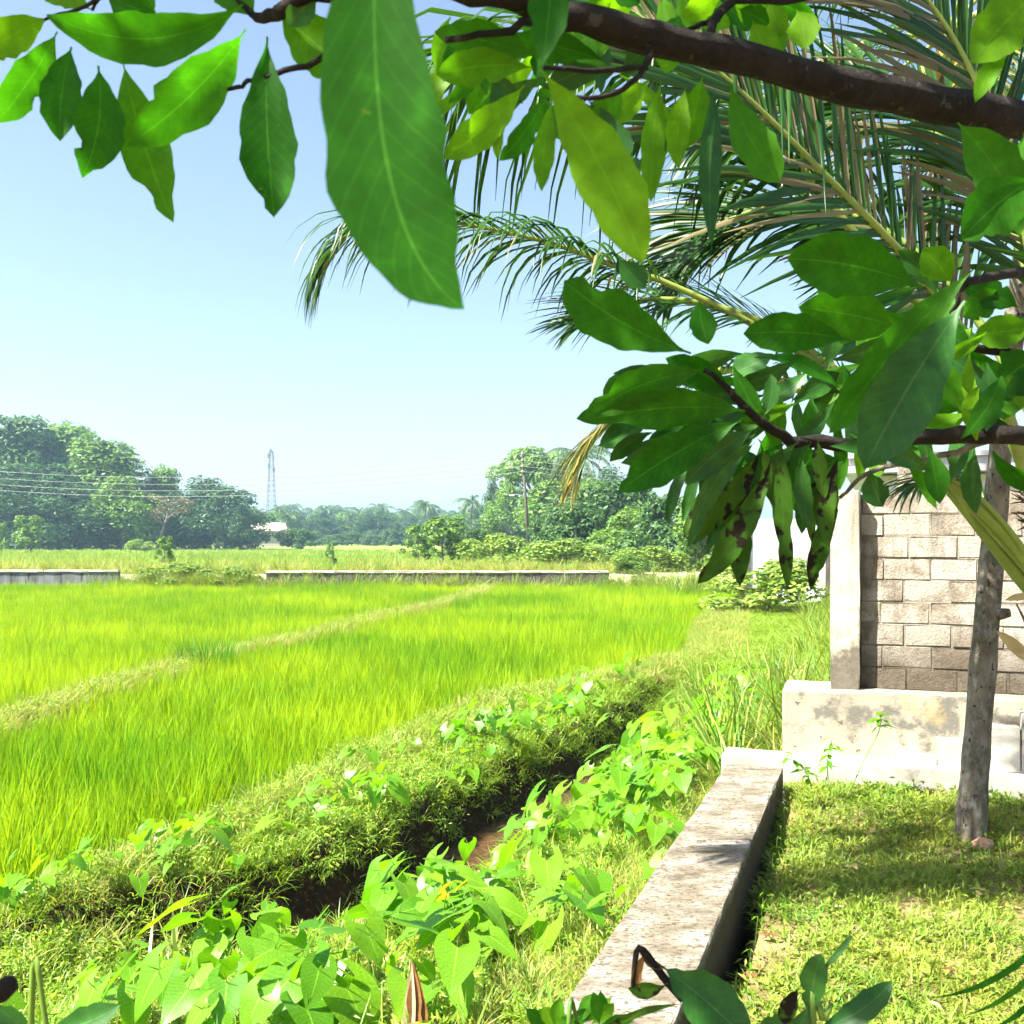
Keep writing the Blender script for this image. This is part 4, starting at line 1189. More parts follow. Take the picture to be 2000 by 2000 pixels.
#@@PART3@@
# ------------------------------------------------------------------ leaves and shoots close to the camera
def leaf_mesh(base, tip, width, mat, bow=0.0, sag=0.0, roll=0.0, fold=.25, wave=.03, bites=(), nseg=12, view=None, peak=.5, face=None, via=None):
    """a leaf blade from base to tip (relative to base); bow bends it sideways, sag lets it hang"""
    base, tip = Vector(base), Vector(tip)
    ax = tip - base
    L_ = ax.length
    f = (Vector((0, 0, CAMH)) - (base + tip) / 2) if face is None else Vector(face)
    T = ax.normalized()
    Nn = (f - T * f.dot(T)).normalized()
    S = T.cross(Nn)
    S, Nn = S * math.cos(roll) + Nn * math.sin(roll), Nn * math.cos(roll) - S * math.sin(roll)
    ctrl = ax * .5 + T.cross((f - T * f.dot(T)).normalized()) * bow * L_ + Vector((0, 0, sag * L_))
    if via is not None: ctrl = Vector(via) - base
    vs, uv, fs = [], [], []
    ph = random.uniform(0, 6)
    for i in range(nseg + 1):
        t = i / nseg
        p = ctrl * (2 * t * (1 - t)) + ax * (t * t)
        tg = (ctrl * (2 - 4 * t) + ax * (2 * t)).normalized()
        s_ = (S - tg * S.dot(tg)).normalized(); n_ = s_.cross(tg)
        te = min(1, max(0, (t - .05) / .95))
        ea, eb = peak * 1.9, (1 - peak) * 1.9
        hw = width / 2 * (te ** ea * (1 - te) ** eb) / (peak ** ea * (1 - peak) ** eb)
        hw = max(hw, width * (.02 if t < .9 else .004))
        ed = 1 + .05 * math.sin(t * 23 + ph * 3) + .035 * math.sin(t * 41 + ph * 7)
        for k, u in enumerate((-1, -.55, 0, .55, 1)):
            h = hw * (ed if u > .9 else (2 - ed) if u < -.9 else 1)
            for (bt, bs, bw, bd) in bites:
                if bs * u > 0.9: h *= 1 - bd * math.exp(-((t - bt) / bw) ** 2)
            off = -abs(u) * h * fold + wave * L_ * math.sin(t * 9 + ph + u) * abs(u) * .6
            vs.append(p + s_ * (u * h) - n_ * off)
            uv.append((.5 + .5 * u, t))
    for i in range(nseg):
        for k in range(4):
            fs.append((i * 5 + k, i * 5 + k + 1, (i + 1) * 5 + k + 1, (i + 1) * 5 + k))
    return mesh('leaf', vs, fs, uv, mat, True)

# the tree with the lichened trunk: its boughs reach over the camera
tb = P(1895, 1632, 5.33)
TR = thing('leafy_tree', 'tree with lichened leaning trunk whose leafy boughs overhang the view', 'tree', tb)
def rel(p): return Vector(p) - tb
mb = MB()
tpts = spline([tb + Vector((-.01, 0, -.1)), P(1900, 1560, 5.33), P(1916, 1350, 5.33), P(1938, 1080, 5.33), P(1955, 870, 5.3), P(1985, 600, 5.2), P(2030, 300, 5.0), P(2090, 0, 4.6)], 30)
trad = [(.076 + .045 * math.exp(-i * .8) - .0012 * i) * (1 + .05 * math.sin(i * 2.3) + .03 * math.sin(i * 5.1)) for i in range(30)]
mb.tube([rel(p) for p in tpts], trad, 18)
for (px, py, s_) in ((1944, 1200, 1), (1920, 1245, -1)):
    q = P(px, py, 5.3); mb.tube([rel(q), rel(q + Vector((.05 * s_, -.05, .012)))], [.035, .022], 8)
obj('trunk', mb.build('trunk', M['bark_grey'], True), TR)
BR = {}
def branch(name, ctrl, r0, r1, n=22, lab=None, mat='bark'):
    pts = spline([P(*c) for c in ctrl], n)
    # knotty: a little wander
    for i in range(1, n - 1): pts[i] += Vector((random.gauss(0, 1), random.gauss(0, 1), random.gauss(0, 1))) * r1 * .5
    mb = MB(); mb.tube([rel(p) for p in pts], [(r0 + (r1 - r0) * (i / (n - 1)) ** .7) * random.uniform(.92, 1.1) for i in range(n)], 9)
    o = obj('branch', mb.build('branch', M[mat], True), TR)
    if lab: o['label'] = lab
    return pts
branch('b', [(2075, 60, 4.6), (2330, -120, 3.2), (2200, 190, 1.8), (2000, 232, 1.35), (1800, 196, 1.25), (1480, 122, 1.1), (1260, 72, 1.02), (1090, 26, .98), (930, -18, .93), (800, -40, .9), (640, -20, .9), (540, 22, .92), (500, 34, .95)], .034, .0045, 44, 'thick dark bough crossing the top of the picture')
branch('b', [(1985, 620, 5.2), (2300, 760, 3.5), (2150, 858, 2.2), (2000, 850, 1.75), (1860, 848, 1.7), (1700, 868, 1.65), (1560, 862, 1.6), (1490, 825, 1.55), (1430, 770, 1.52), (1375, 722, 1.5)], .028, .0035, 36)
branch('b', [(2100, 856, 2.1), (2000, 842, 1.8), (1850, 888, 1.75), (1700, 922, 1.7), (1640, 972, 1.7)], .009, .003, 18, None, 'bark_grey')
branch('b', [(2150, 858, 2.2), (2090, 770, 2.0), (2000, 700, 1.8), (1905, 682, 1.75), (1862, 640, 1.7), (1872, 570, 1.65)], .014, .004, 18)
branch('b', [(2090, 770, 2.0), (2060, 600, 1.7), (2010, 535, 1.5), (1900, 548, 1.3), (1878, 566, 1.28)], .012, .004, 16)
branch('b', [(760, -38, .9), (640, 106, .92), (560, 138, .93), (488, 160, .93), (470, 168, .93), (395, 188, .93)], .0034, .0017, 18)
branch('b', [(500, 34, .95), (400, -30, .96), (280, -30, .97), (205, -12, .97), (180, 20, .98)], .0035, .0014, 14)
branch('b', [(205, -12, .97), (150, 20, .98), (95, 34, 1.0), (-20, 84, 1.02)], .0022, .0012, 10)
branch('b', [(1090, 26, .98), (1010, 52, .95), (870, 78, .93)], .0055, .003, 10)
branch('b', [(1270, 85, 1.02), (1262, 130, 1.0), (1215, 178, .98), (1125, 190, .97)], .004, .0022, 12)
branch('b', [(1262, 132, 1.0), (1170, 136, .96), (1058, 132, .92)], .003, .002, 10)
branch('b', [(1380, 95, 1.08), (1400, 30, 1.12), (1560, -10, 1.2), (1800, -60, 1.3)], .004, .006, 12)
branch('b', [(1400, 35, 1.12), (1350, 55, 1.12), (1325, 58, 1.12)], .0035, .0018, 8)

# unseen crown leaves over the camera, added to keep the near leaves in shade
cb = [P(2200, 190, 1.8), Vector((.9, .9, 3.0)), Vector((0, .6, 3.35)), Vector((-1.2, .7, 3.5)), Vector((-2.0, .9, 3.5))]
cq = spline(cb, 20)
mb = MB(); mb.tube([rel(p) for p in cq], [.022 - .0008 * i for i in range(20)], 9); obj('branch', mb.build('branch', M['bark'], True), TR)
cv, cf, cu = [], [], []
crd = random.Random(77)
for i in range(620):
    c = Vector((-1.0 + crd.gauss(0, .62), .72 + crd.gauss(0, .42), 3.42 + crd.gauss(0, .2)))
    a = crd.uniform(0, 6.28); L_ = crd.uniform(.12, .2)
    lm_ = leaf_mesh(c, c + Vector((math.cos(a) * L_, math.sin(a) * L_, -L_ * crd.uniform(0, .7))), L_ * .3, None, crd.uniform(-.1, .1), .1, crd.uniform(-.5, .5), .2, .02, (), 5, face=(crd.gauss(0, .4), crd.gauss(0, .4), 1))
    b0 = len(cv)
    cv += [rel(Vector(v.co) + c) for v in lm_.vertices]; cf += [tuple(b0 + k for k in p.vertices) for p in lm_.polygons]
    cu += [(.5 + .25 * ((k % 5) - 2), (k // 5) / 5) for k in range(len(lm_.vertices))]
    bpy.data.meshes.remove(lm_)
tag(obj('overhead_shade_foliage', mesh('overhead_shade_foliage', cv, cf, cu, M['leaf'], True), TR), kind='stuff')

_lr = random.Random(99)
def leaf(bx, by, tx, ty, d, w, mat='leaf', bow=0., roll=0., dd=0., bites=(), peak=.5, fold=.25, wave=.028, ns=12, parent=None, org=None, nm='leaf', via=None):
    b, t = P(bx, by, d), P(tx, ty, d + dd)
    if not bites and w > 30 and _lr.random() < .5:
        bites = tuple((_lr.uniform(.35, .9), _lr.choice((-1, 1)), _lr.uniform(.015, .045), _lr.uniform(.15, .5)) for _ in range(_lr.randrange(1, 4)))
    if ns == 12: ns = 20
    peak = peak + .03
    me = leaf_mesh(b, t, (1.15 if by < 150 and bx < 560 else .94) * w / 2000 * d / max(.45, math.cos(roll)), M[mat], bow, 0, roll, fold, wave, bites, ns, peak=peak, via=None if via is None else P(via[0], via[1], d))
    return obj(nm, me, parent or TR, b - (org if org is not None else tb))
X = leaf
# top left
X(95, 35, -45, 112, 1.0, 62, 'leaf_light', .05)
X(112, 62, -8, 240, .98, 66, 'leaf', -.06, .2)
X(140, 92, 118, 276, .97, 66, 'leaf', .08, -.2)
X(192, 128, 160, 348, .96, 82, 'leaf', -.14, .15, bites=((.72, 1, .06, .7), (.93, -1, .05, .8)))
X(240, 120, 338, 434, 1.0, 82, 'leaf_light', .05, 0, bites=((.8, 1, .07, .55), (.87, -1, .1, .35)), peak=.5)
X(475, 8, 92, 28, .93, 84, 'leaf', -.27, .1)
X(480, 58, 248, 284, .92, 94, 'leaf', -.09, .15)
X(522, 72, 536, 424, .93, 94, 'leaf', .04, 0, bites=((.9, 1, .05, .45),), peak=.57)
X(205, -12, 305, 25, .96, 60, 'leaf', .1)
X(500, 34, 420, -60, .95, 70, 'leaf')
X(545, 20, 700, 145, .93, 92, 'leaf_light', .06)
X(180, 20, 60, -60, .98, 60, 'leaf_light')
X(300, -25, 260, 30, .97, 40, 'leaf')
X(620, -10, 560, 50, .91, 54, 'leaf_dark')
X(395, 188, 368, 238, .93, 5, 'dead')
# the big near leaf
o = X(748, -330, 906, 604, .50, 250, 'leaf', 0, .05, 0.0, ((.93, 1, .03, .12),), .46, .12, .006, 30, via=(676, 450))
o['label'] = 'largest leaf, out of focus, hanging from the top edge'
# centre
X(1056, 136, 1256, 514, .80, 128, 'leaf_light', -.07, .1, 0, (), .55)
X(1058, 135, 1078, -70, .72, 84, 'leaf', .03, .1)
X(1040, 132, 852, 146, .95, 74, 'leaf_light', .1, .1, peak=.55)
X(1024, 166, 866, 310, .95, 72, 'leaf_light', -.08, 0, peak=.55)
X(1066, 186, 974, 314, .98, 48, 'leaf', -.1, .5)
X(1078, 198, 1058, 374, .99, 46, 'leaf_light', .05)
X(1150, 196, 1238, 384, 1.0, 80, 'leaf_dark', -.05, .2)
X(1200, 128, 1062, 172, .99, 52, 'leaf_dark', .1, .3)
X(1050, 112, 848, 62, .97, 74, 'leaf', .06)
X(1185, 120, 992, 74, 1.0, 62, 'leaf', .05, .3)
X(1120, 190, 1195, 330, 1.02, 60, 'leaf', -.1)
X(1268, 160, 1192, 246, 1.05, 60, 'leaf_light', .1)
X(1290, 160, 1272, 394, 1.05, 52, 'leaf_light', .05, .2)
X(1215, 178, 1150, 250, 1.0, 55, 'leaf_light', -.1)
X(1000, 60, 900, 130, .99, 60, 'leaf', .1)
# right of centre under the bough
X(1396, 160, 1390, 486, 1.08, 46, 'leaf_dark', .04, .2, peak=.45)
X(1424, 160, 1524, 354, 1.08, 84, 'leaf', .12, .15, peak=.6)
X(1340, 170, 1325, 328, 1.12, 50, 'leaf_light', .1)
X(1372, 150, 1332, 296, 1.14, 66, 'leaf_light', -.05)
X(1470, 40, 1528, 132, 1.15, 60, 'leaf_light', .12, peak=.45)
X(1556, 20, 1570, 96, 1.16, 66, 'leaf_light', -.15)
rd = random.Random(12)
for i in range(22):
    bx, by = rd.uniform(1120, 1560), rd.uniform(-30, 60)
    a = rd.uniform(.5, 2.6); L_ = rd.uniform(70, 130)
    X(bx, by, bx + math.cos(a) * L_, by + math.sin(a) * L_ * .8, rd.uniform(1.15, 1.35), rd.uniform(36, 60), rd.choice(['leaf_light', 'leaf', 'leaf_light']), rd.uniform(-.12, .12), rd.uniform(-.5, .5))
# right edge
X(2020, -10, 1898, 124, 1.1, 110, 'leaf_light', .06, .1)
X(1975, 70, 1904, 200, 1.12, 42, 'leaf_light', .05)
X(1870, 240, 1990, 410, 1.2, 100, 'leaf', -.08, .2)
X(2020, 350, 1878, 470, 1.1, 120, 'leaf', .1, .2)
X(2000, 260, 1992, 460, 1.2, 66, 'leaf', .05)
X(1800, 560, 1538, 505, 1.2, 128, 'leaf', .09, .1, 0, (), .55)
X(1860, 552, 1802, 486, 1.35, 70, 'leaf_light', .05)
X(1660, 664, 1452, 652, 1.25, 84, 'leaf', .08, .1, peak=.55)
X(1760, 640, 1560, 600, 1.3, 110, 'leaf', .05, .3)
X(1900, 526, 1622, 846, 1.15, 92, 'leaf', .05, .25, 0, (), .55)
X(1884, 588, 1688, 916, 1.10, 142, 'leaf_dark', .04, .15, 0, (), .55)
X(1350, 690, 1102, 548, 1.2, 116, 'leaf', -.1, .1, 0, ((.8, 1, .08, .6),), .60)
X(1366, 588, 1384, 672, 1.25, 56, 'leaf', .1, .3)
X(1210, 505, 1262, 562, 1.2, 52, 'leaf_dark', .1, .5)
# the big cluster on the lower bough
X(1380, 724, 1140, 820, 1.5, 76, 'leaf', .16, .1, 0, ((.75, 1, .06, .5), (.55, -1, .05, .3)))
X(1455, 802, 1150, 822, 1.5, 84, 'leaf', .10, .2, 0, ((.8, -1, .07, .4),), .45)
X(1452, 818, 1208, 960, 1.48, 90, 'leaf', .06, .05, 0, ((.9, 1, .05, .5),), .55)
X(1472, 838, 1338, 946, 1.5, 62, 'leaf_dark', .1, .2)
X(1482, 850, 1345, 1068, 1.5, 42, 'leaf_dark', .18, .4)
X(1492, 872, 1352, 1062, 1.52, 42, 'leaf_spot', -.05, .4)
X(1512, 880, 1362, 1140, 1.5, 56, 'leaf_spot', -.12, .1, 0, ((.85, 1, .08, .4),), .6)
X(1466, 950, 1446, 1146, 1.54, 46, 'leaf_spot', .1, .3)
X(1526, 850, 1538, 1150, 1.5, 42, 'leaf_spot', .02, .2, 0, ((.7, 1, .05, .4), (.62, -1, .05, .4)))
X(1642, 968, 1584, 1154, 1.66, 40, 'leaf_spot', .1, .2)
X(1582, 900, 1614, 1056, 1.62, 52, 'leaf_dark', -.1, .1)
X(1650, 900, 1536, 934, 1.6, 58, 'leaf', .08, .2)
X(1700, 920, 1724, 990, 1.68, 56, 'leaf_dark', .1)
X(1492, 812, 1504, 730, 1.55, 34, 'leaf_dark', .2)
X(1430, 770, 1300, 700, 1.52, 60, 'leaf', .1, .3)
X(1560, 862, 1450, 1000, 1.56, 46, 'leaf_dark', .1, .3)
X(1540, 860, 1400, 1010, 1.6, 46, 'leaf', .1, .2)
for i in range(92):
    bx = rd.uniform(1400, 1990); by = rd.uniform(690, 890) if bx < 1650 else rd.uniform(560, 890)
    a = rd.uniform(.35, 2.9) if rd.random() < .8 else rd.uniform(3.1, 6.2)
    L_ = rd.uniform(90, 190)
    X(bx, by, bx + math.cos(a) * L_, by + math.sin(a) * L_ * .85, rd.uniform(1.58, 2.0), rd.uniform(24, 52), rd.choice(['leaf', 'leaf_dark', 'leaf', 'leaf_dark', 'leaf_light']), rd.uniform(-.2, .2), rd.uniform(-.7, .7), ns=8)
for i in range(26):
    bx = rd.uniform(1230, 1500); by = rd.uniform(720, 870)
    a = rd.uniform(2.1, 3.5); L_ = rd.uniform(90, 170)
    X(bx, by, bx + math.cos(a) * L_, by + math.sin(a) * L_, rd.uniform(1.54, 1.75), rd.uniform(26, 46), rd.choice(['leaf', 'leaf_dark', 'leaf_dark']), rd.uniform(-.2, .2), rd.uniform(-.6, .6), ns=9)
for i in range(30):
    bx = rd.uniform(870, 1340); by = rd.uniform(20, 190)
    a = rd.uniform(.6, 2.8); L_ = rd.uniform(90, 170)
    X(bx, by, bx + math.cos(a) * L_, by + math.sin(a) * L_, rd.uniform(1.05, 1.3), rd.uniform(26, 46), rd.choice(['leaf', 'leaf_light', 'leaf_dark']), rd.uniform(-.2, .2), rd.uniform(-.6, .6), ns=9)
for i in range(20):
    bx = rd.uniform(1340, 1640); by = rd.uniform(840, 930)
    X(bx, by, bx + rd.uniform(-90, 40), by + rd.uniform(110, 190), rd.uniform(1.52, 1.7), rd.uniform(24, 40), rd.choice(['leaf_spot', 'leaf', 'leaf_dark']), rd.uniform(-.2, .2), rd.uniform(-.5, .5))
for (a, b, c, d, w) in ((1990, 600, 1880, 560, 60), (2020, 640, 1900, 660, 70), (2030, 690, 1925, 765, 100), (1960, 570, 1880, 620, 60), (2010, 780, 1900, 800, 70), (1900, 690, 1840, 780, 60), (1870, 580, 1800, 640, 50), (2000, 720, 1960, 820, 60)):
    X(a, b, c, d, 1.75, w, rd.choice(['leaf', 'leaf_light']), rd.uniform(-.1, .1), rd.uniform(-.3, .3))
for (a, b, c, d) in ((1600, 880, 1528, 912), (1458, 940, 1420, 1000), (1720, 640, 1690, 670)):
    o = X(a, b, c, d, 1.7, 40, 'leaf', .05, .9)

# ------------------------------------------------------------------ coconut palm by the lawn
pc = Vector((2.33, 4.2, 0.0))
PALM = thing('coconut_palm', 'young coconut palm at the right edge with fronds arching over the lawn', 'palm', pc)
crown = Vector((2.52, 4.65, 1.15))
mb = MB(); mb.tube([(0, 0, -.1), (.01, 0, .25), (0, 0, .7), (-.02, 0, 1.15)], [.22, .17, .15, .13], 16); obj('trunk', mb.build('trunk', M['bark_grey'], True), PALM)
mb = MB()
for i in range(34):
    a = random.uniform(0, 6.28); r = .13
    p0 = Vector((math.cos(a) * r, math.sin(a) * r, .95 + random.uniform(-.1, .5)))
    mb.tube([p0, p0 + Vector((math.cos(a) * .05, math.sin(a) * .05, .2)), p0 + Vector((math.cos(a) * .12, math.sin(a) * .12, .26 + random.uniform(-.1, .1)))], [.02, .012, .003], 5)
q = P(1992, 985, 4.18) - pc
for i in range(40):
    a = random.uniform(-.9, .9)
    p0 = q + Vector((random.uniform(0, .1), random.uniform(-.03, .03), random.uniform(-.1, .08)))
    mb.tube([p0 + Vector((.12, 0, -.04)), p0, p0 + Vector((-.05 * math.cos(a), 0, .04 * math.sin(a)))], [.006, .004, .0015], 4)
obj('fibre_sheath', mb.build('fibre_sheath', M['fibre'], True), PALM)

def leaflet_geo(p, side, tang, sgn, L_, w, droop, ang, rd, segs=5):
    d = (side * sgn * math.cos(ang) + tang * math.sin(ang) + Vector((0, 0, rd.uniform(-.05, .22)))).normalized()
    pts = [p.copy()]; dirs = [d.copy()]
    q = p.copy()
    kink = rd.randrange(2, 5) if rd.random() < .25 else 9
    for k in range(segs):
        q = q + d * (L_ / segs); pts.append(q.copy())
        g = droop * (.25 + k / segs) * (1 if k != kink else 2.2)
        d = (d + Vector((rd.gauss(0, .02), rd.gauss(0, .02), -g))).normalized(); dirs.append(d.copy())
    vs, uv = [], []
    wv = tang - dirs[0] * tang.dot(dirs[0])
    wv = wv.normalized() if wv.length > 1e-3 else Vector((0, 0, 1)).cross(dirs[0]).normalized()
    tw = rd.gauss(0, .35)
    for k, (pt, dr) in enumerate(zip(pts, dirs)):
        wk = (wv - dr * wv.dot(dr)).normalized()
        nk = wk.cross(dr)
        wk2 = wk * math.cos(tw * k / segs) + nk * math.sin(tw * k / segs)
        nk2 = wk2.cross(dr)
        t = k / segs
        hw = w / 2 * (.45 + 1.6 * t if t < .3 else (1.0 - .93 * ((t - .3) / .7) ** 1.6))
        vs += [pt - wk2 * hw, pt + nk2 * hw * .45, pt + wk2 * hw]
        uv += [(0, t), (.5, t), (1, t)]
    fs = []
    for k in range(segs):
        for j in range(2):
            fs.append((3 * k + j, 3 * k + j + 1, 3 * k + 3 + j + 1, 3 * k + 3 + j))
    return vs, fs, uv

def frond(parent, org, ctrl, r0, n_side, llen, lw, droop, start=.3, single=False, mats=('palm', 'palm_isl'), dry=0., dryside=0, seed=1, yel_tip=False, n=46, upref=None, tipfan=True, label=None, curl=0):
    rd = random.Random(seed)
    pts = spline(ctrl, n)
    org = Vector(org)
    mb = MB()
    mb.tube([p - org for p in pts], [max(.0025, r0 * (1 - (i / (n - 1)) ** .8 * .93)) for i in range(n)], 8)
    fr = obj('frond', mb.build('frond', M['rachis'], True), parent)
    if label: fr['label'] = label
    J, JD, JY = MB(), MB(), MB()
    cnt = 0
    for sgn in (-1, 1):
        for i in range(n_side):
            t = start + (1 - start) * (i + rd.random() * .6) / n_side
            u = t * (n - 1); k = min(int(u), n - 2); f = u - k
            p = pts[k].lerp(pts[k + 1], f)
            tg = (pts[min(k + 2, n - 1)] - pts[max(k - 1, 0)]).normalized()
            up = upref or Vector((0, 0, 1))
            sd = tg.cross(up)
            sd = sd.normalized() if sd.length > .05 else Vector((0, 1, 0))
            tt = (t - start) / (1 - start)
            L_ = llen * (.55 + .45 * math.sin(math.pi * min(1, .12 + .8 * tt)) if tt < .6 else .98 - .75 * (tt - .6) / .4 * .8) * rd.uniform(.6, 1.15)
            ang = R(28 + 38 * tt) + rd.gauss(0, .08)
            geo = leaflet_geo(p - org, sd, tg, sgn, L_, lw * rd.uniform(.8, 1.15), droop * rd.uniform(.7, 1.4), ang, rd)
            isdry = rd.random() < dry * (1.6 if sgn == dryside else .5)
            isyel = yel_tip and rd.random() < .25 + .6 * tt
            if single:
                me = mesh('leaflet', geo[0], geo[1], geo[2], M['palm_dry'] if isdry else M[mats[0]], True)
                obj('leaflet', me, fr)
            else:
                (JD if isdry else JY if isyel else J).add(*geo)
    for mbx, mt, nmx in ((J, M[mats[1]], 'leaflets'), (JD, M['palm_dry'], 'dry_leaflets'), (JY, M['palm_yel'], 'yellow_leaflets')):
        if mbx.v:
            o = obj(nmx, mbx.build(nmx, mt, True), fr); o['kind'] = 'stuff'
    return fr
def C(*a, k=.6): return [P(px, py, 4.2 + (d - 4.65) * k) for px, py, d in a]
frond(PALM, pc, C((2070, 1170, 4.62), (2000, 915, 4.5), (1934, 733, 4.3), (1785, 525, 4.0), (1608, 340, 3.7), (1445, 178, 3.5), (1310, 70, 3.4), (1180, -10, 3.4)), .034, 82, .84, .032, .07, .33, True, dry=.22, dryside=1, seed=4, upref=Vector((.25, -1, .3)), label='foremost frond with a pale green rachis slanting up to the left')
frond(PALM, pc, C((2080, 1170, 4.75), (2010, 940, 4.8), (1900, 720, 4.8), (1680, 470, 4.6), (1540, 300, 4.5), (1380, 165, 4.4), (1200, 95, 4.4), (1030, 90, 4.45), (890, 125, 4.5), (800, 200, 4.55)), .030, 66, 1.2, .028, 1.6, .40, True, seed=5, label='frond whose leaflets hang straight down over the sky')
frond(PALM, pc, C((2110, 1230, 4.7), (2000, 1105, 4.7), (1860, 950, 4.9), (1700, 790, 5.3), (1500, 650, 5.8), (1300, 552, 6.0), (1180, 512, 6.1), (1080, 476, 6.2), (960, 448, 6.3), (850, 430, 6.4), (740, 430, 6.5), (665, 472, 6.6), (628, 535, 6.6), k=-.25), .022, 100, .52, .016, .8, .42, seed=6, dry=.1, yel_tip=False, label='long frond reaching farthest left with a folded tip')
frond(PALM, pc, C((2110, 1250, 4.5), (2000, 1135, 4.5), (1865, 965, 4.6), (1720, 800, 4.9), (1540, 660, 5.2), (1400, 600, 5.4), (1280, 585, 5.5), (1190, 600, 5.6), (1120, 630, 5.7), k=-.3), .042, 80, .46, .014, .14, .42, seed=7, upref=Vector((0, -.6, 1)), label='lower frond fanning out under the long one')
frond(PALM, pc, C((2100, 1240, 4.8), (1980, 1060, 4.9), (1800, 900, 5.0), (1580, 770, 5.1), (1420, 722, 5.2), (1280, 762, 5.3), (1170, 850, 5.35), (1130, 920, 5.4), k=-.3), .034, 80, .46, .016, .4, .42, seed=8, yel_tip=True, label='yellowing lowest frond with gold tip')
frond(PALM, pc, C((2080, 1150, 4.7), (2040, 800, 4.6), (2000, 450, 4.4), (1900, 150, 4.2), (1760, -60, 4.0), (1600, -180, 3.9)), .038, 84, .88, .033, .12, .33, seed=9, dry=.2, dryside=-1, upref=Vector((.2, -1, .4)))
frond(PALM, pc, C((2090, 1160, 4.9), (2060, 800, 5.3), (1990, 480, 5.7), (1860, 290, 6.0), (1680, 190, 6.2), (1500, 190, 6.4), (1380, 260, 6.5), k=.35), .032, 90, .85, .034, .25, .35, seed=10, upref=Vector((0, -.8, .7)), dry=.1)
frond(PALM, pc, C((2095, 1160, 4.8), (2050, 900, 5.1), (1920, 640, 5.4), (1760, 470, 5.6), (1580, 400, 5.8), (1420, 430, 5.9), (1310, 520, 6.0), k=.35), .032, 90, .82, .033, .25, .35, seed=14, upref=Vector((0, -.8, .7)), dry=.15)
frond(PALM, pc, C((2120, 1160, 4.6), (2200, 850, 4.6), (2300, 550, 4.6), (2450, 350, 4.6), (2600, 330, 4.7)), .045, 50, .8, .034, .25, .35, seed=11)
frond(PALM, pc, C((2120, 1160, 4.6), (2180, 850, 4.2), (2260, 550, 3.7), (2350, 450, 3.2), (2450, 500, 2.9)), .045, 50, .8, .034, .25, .35, seed=13)
# the leaflets that dangle before the block wall
frond(PALM, pc, C((2110, 1250, 4.9), (1990, 1060, 5.0), (1900, 960, 5.1), (1840, 935, 5.2), (1780, 950, 5.25), k=-.3), .018, 16, .34, .024, .5, .5, seed=15)
# withered tips by the trunk
for (a, b, c, d, w) in ((2030, 1310, 1946, 1232, 26), (2030, 1290, 1970, 1262, 18), (2040, 1160, 1962, 1172, 16)):
    o = leaf(a, b, c, d, 4.1, w, 'straw', .05, 0, 0, (), .5, .3, .02, 8, PALM, pc, 'withered_tip')

# mature palm behind the block wall
mp = Vector((4.75, 12.5, -.15))
MP = thing('coconut_palm', 'tall coconut palm with pale trunk and nuts behind the block wall', 'palm', mp)
ct_ = P(1850, 70, 12.5)
mb = MB()
mt = spline([Vector((0, 0, -.1)), Vector((.1, 0, 2.5)), (ct_ - mp) * .75, ct_ - mp], 40)
mb.tube(mt, [(.15 - .0012 * i) * (1 + .05 * (i % 2)) for i in range(40)], 14); obj('trunk', mb.build('trunk', M['bark_grey'], True), MP)
rd = random.Random(8)
for i in range(17):
    a = i * 2.399; el = .9 - 1.35 * (i / 17); L_ = rd.uniform(2.9, 3.5)
    d = Vector((math.cos(a), math.sin(a), 0)); p = ct_.copy(); an = el; pts = []
    for k in range(7):
        pts.append(p.copy()); p = p + (d * math.cos(an) + Vector((0, 0, math.sin(an)))) * (L_ / 6); an -= .22
    frond(MP, mp, pts, .035, 46, .72, .035, .34, .2, seed=40 + i, n=26, yel_tip=(i > 13), dry=.12)
for i in range(9):
    a = i * .7; q = ct_ - mp + Vector((math.cos(a) * .24, math.sin(a) * .24, -.32 - .1 * (i % 3)))
    mb = MB(); mb.tube([q + Vector((0, 0, .15)), q + Vector((0, 0, .1)), q, q + Vector((0, 0, -.1)), q + Vector((0, 0, -.14))], [.02, .085, .115, .075, .01], 10)
    obj('coconut', mb.build('coconut', M['coconut'], True), MP)

# ------------------------------------------------------------------ shoots at the bottom edge
def stemmed(name, label, cat, base, stems):
    t = thing(name, label, cat, base)
    for pts, r0, r1, mat in stems:
        q = spline(pts, 14)
        mb = MB(); mb.tube([p - t.location for p in q], [r0 + (r1 - r0) * i / 13 for i in range(14)], 8); obj('stem', mb.build('stem', M[mat], True), t)
    return t
g = Vector((.32, 1.42, -.1))
SA = stemmed('dying_shoot', 'shoot with one dark glossy leaf and a curled dead brown top, bottom edge', 'shoot', g,
    [([g, P(1420, 2040, 1.45), P(1340, 1960, 1.5), P(1285, 1895, 1.5), P(1262, 1862, 1.5), P(1246, 1852, 1.5), P(1240, 1880, 1.5), P(1236, 1925, 1.5)], .008, .0035, 'bark')])
leaf(1290, 1886, 1466, 2040, 1.48, 108, 'leaf_dark', -.06, .15, -.05, ((.1, 1, .05, .3), (.2, -1, .06, .3), (.32, 1, .05, .25)), .5, .3, .03, 16, SA, g)
leaf(1300, 1925, 1226, 1930, 1.5, 32, 'leaf_spot', -.15, .3, 0, (), .5, .3, .03, 8, SA, g)
leaf(1262, 1862, 1240, 1940, 1.5, 22, 'dead', .2, .4, 0, (), .5, .5, .06, 8, SA, g)
leaf(1246, 1852, 1300, 1890, 1.5, 18, 'dead', .3, .4, 0, (), .5, .5, .06, 8, SA, g)
leaf(1330, 1960, 1160, 2020, 1.5, 16, 'leaf_spot', .1, .3, 0, (), .5, .3, .03, 8, SA, g)
g = Vector((.47, 1.36, -.05))
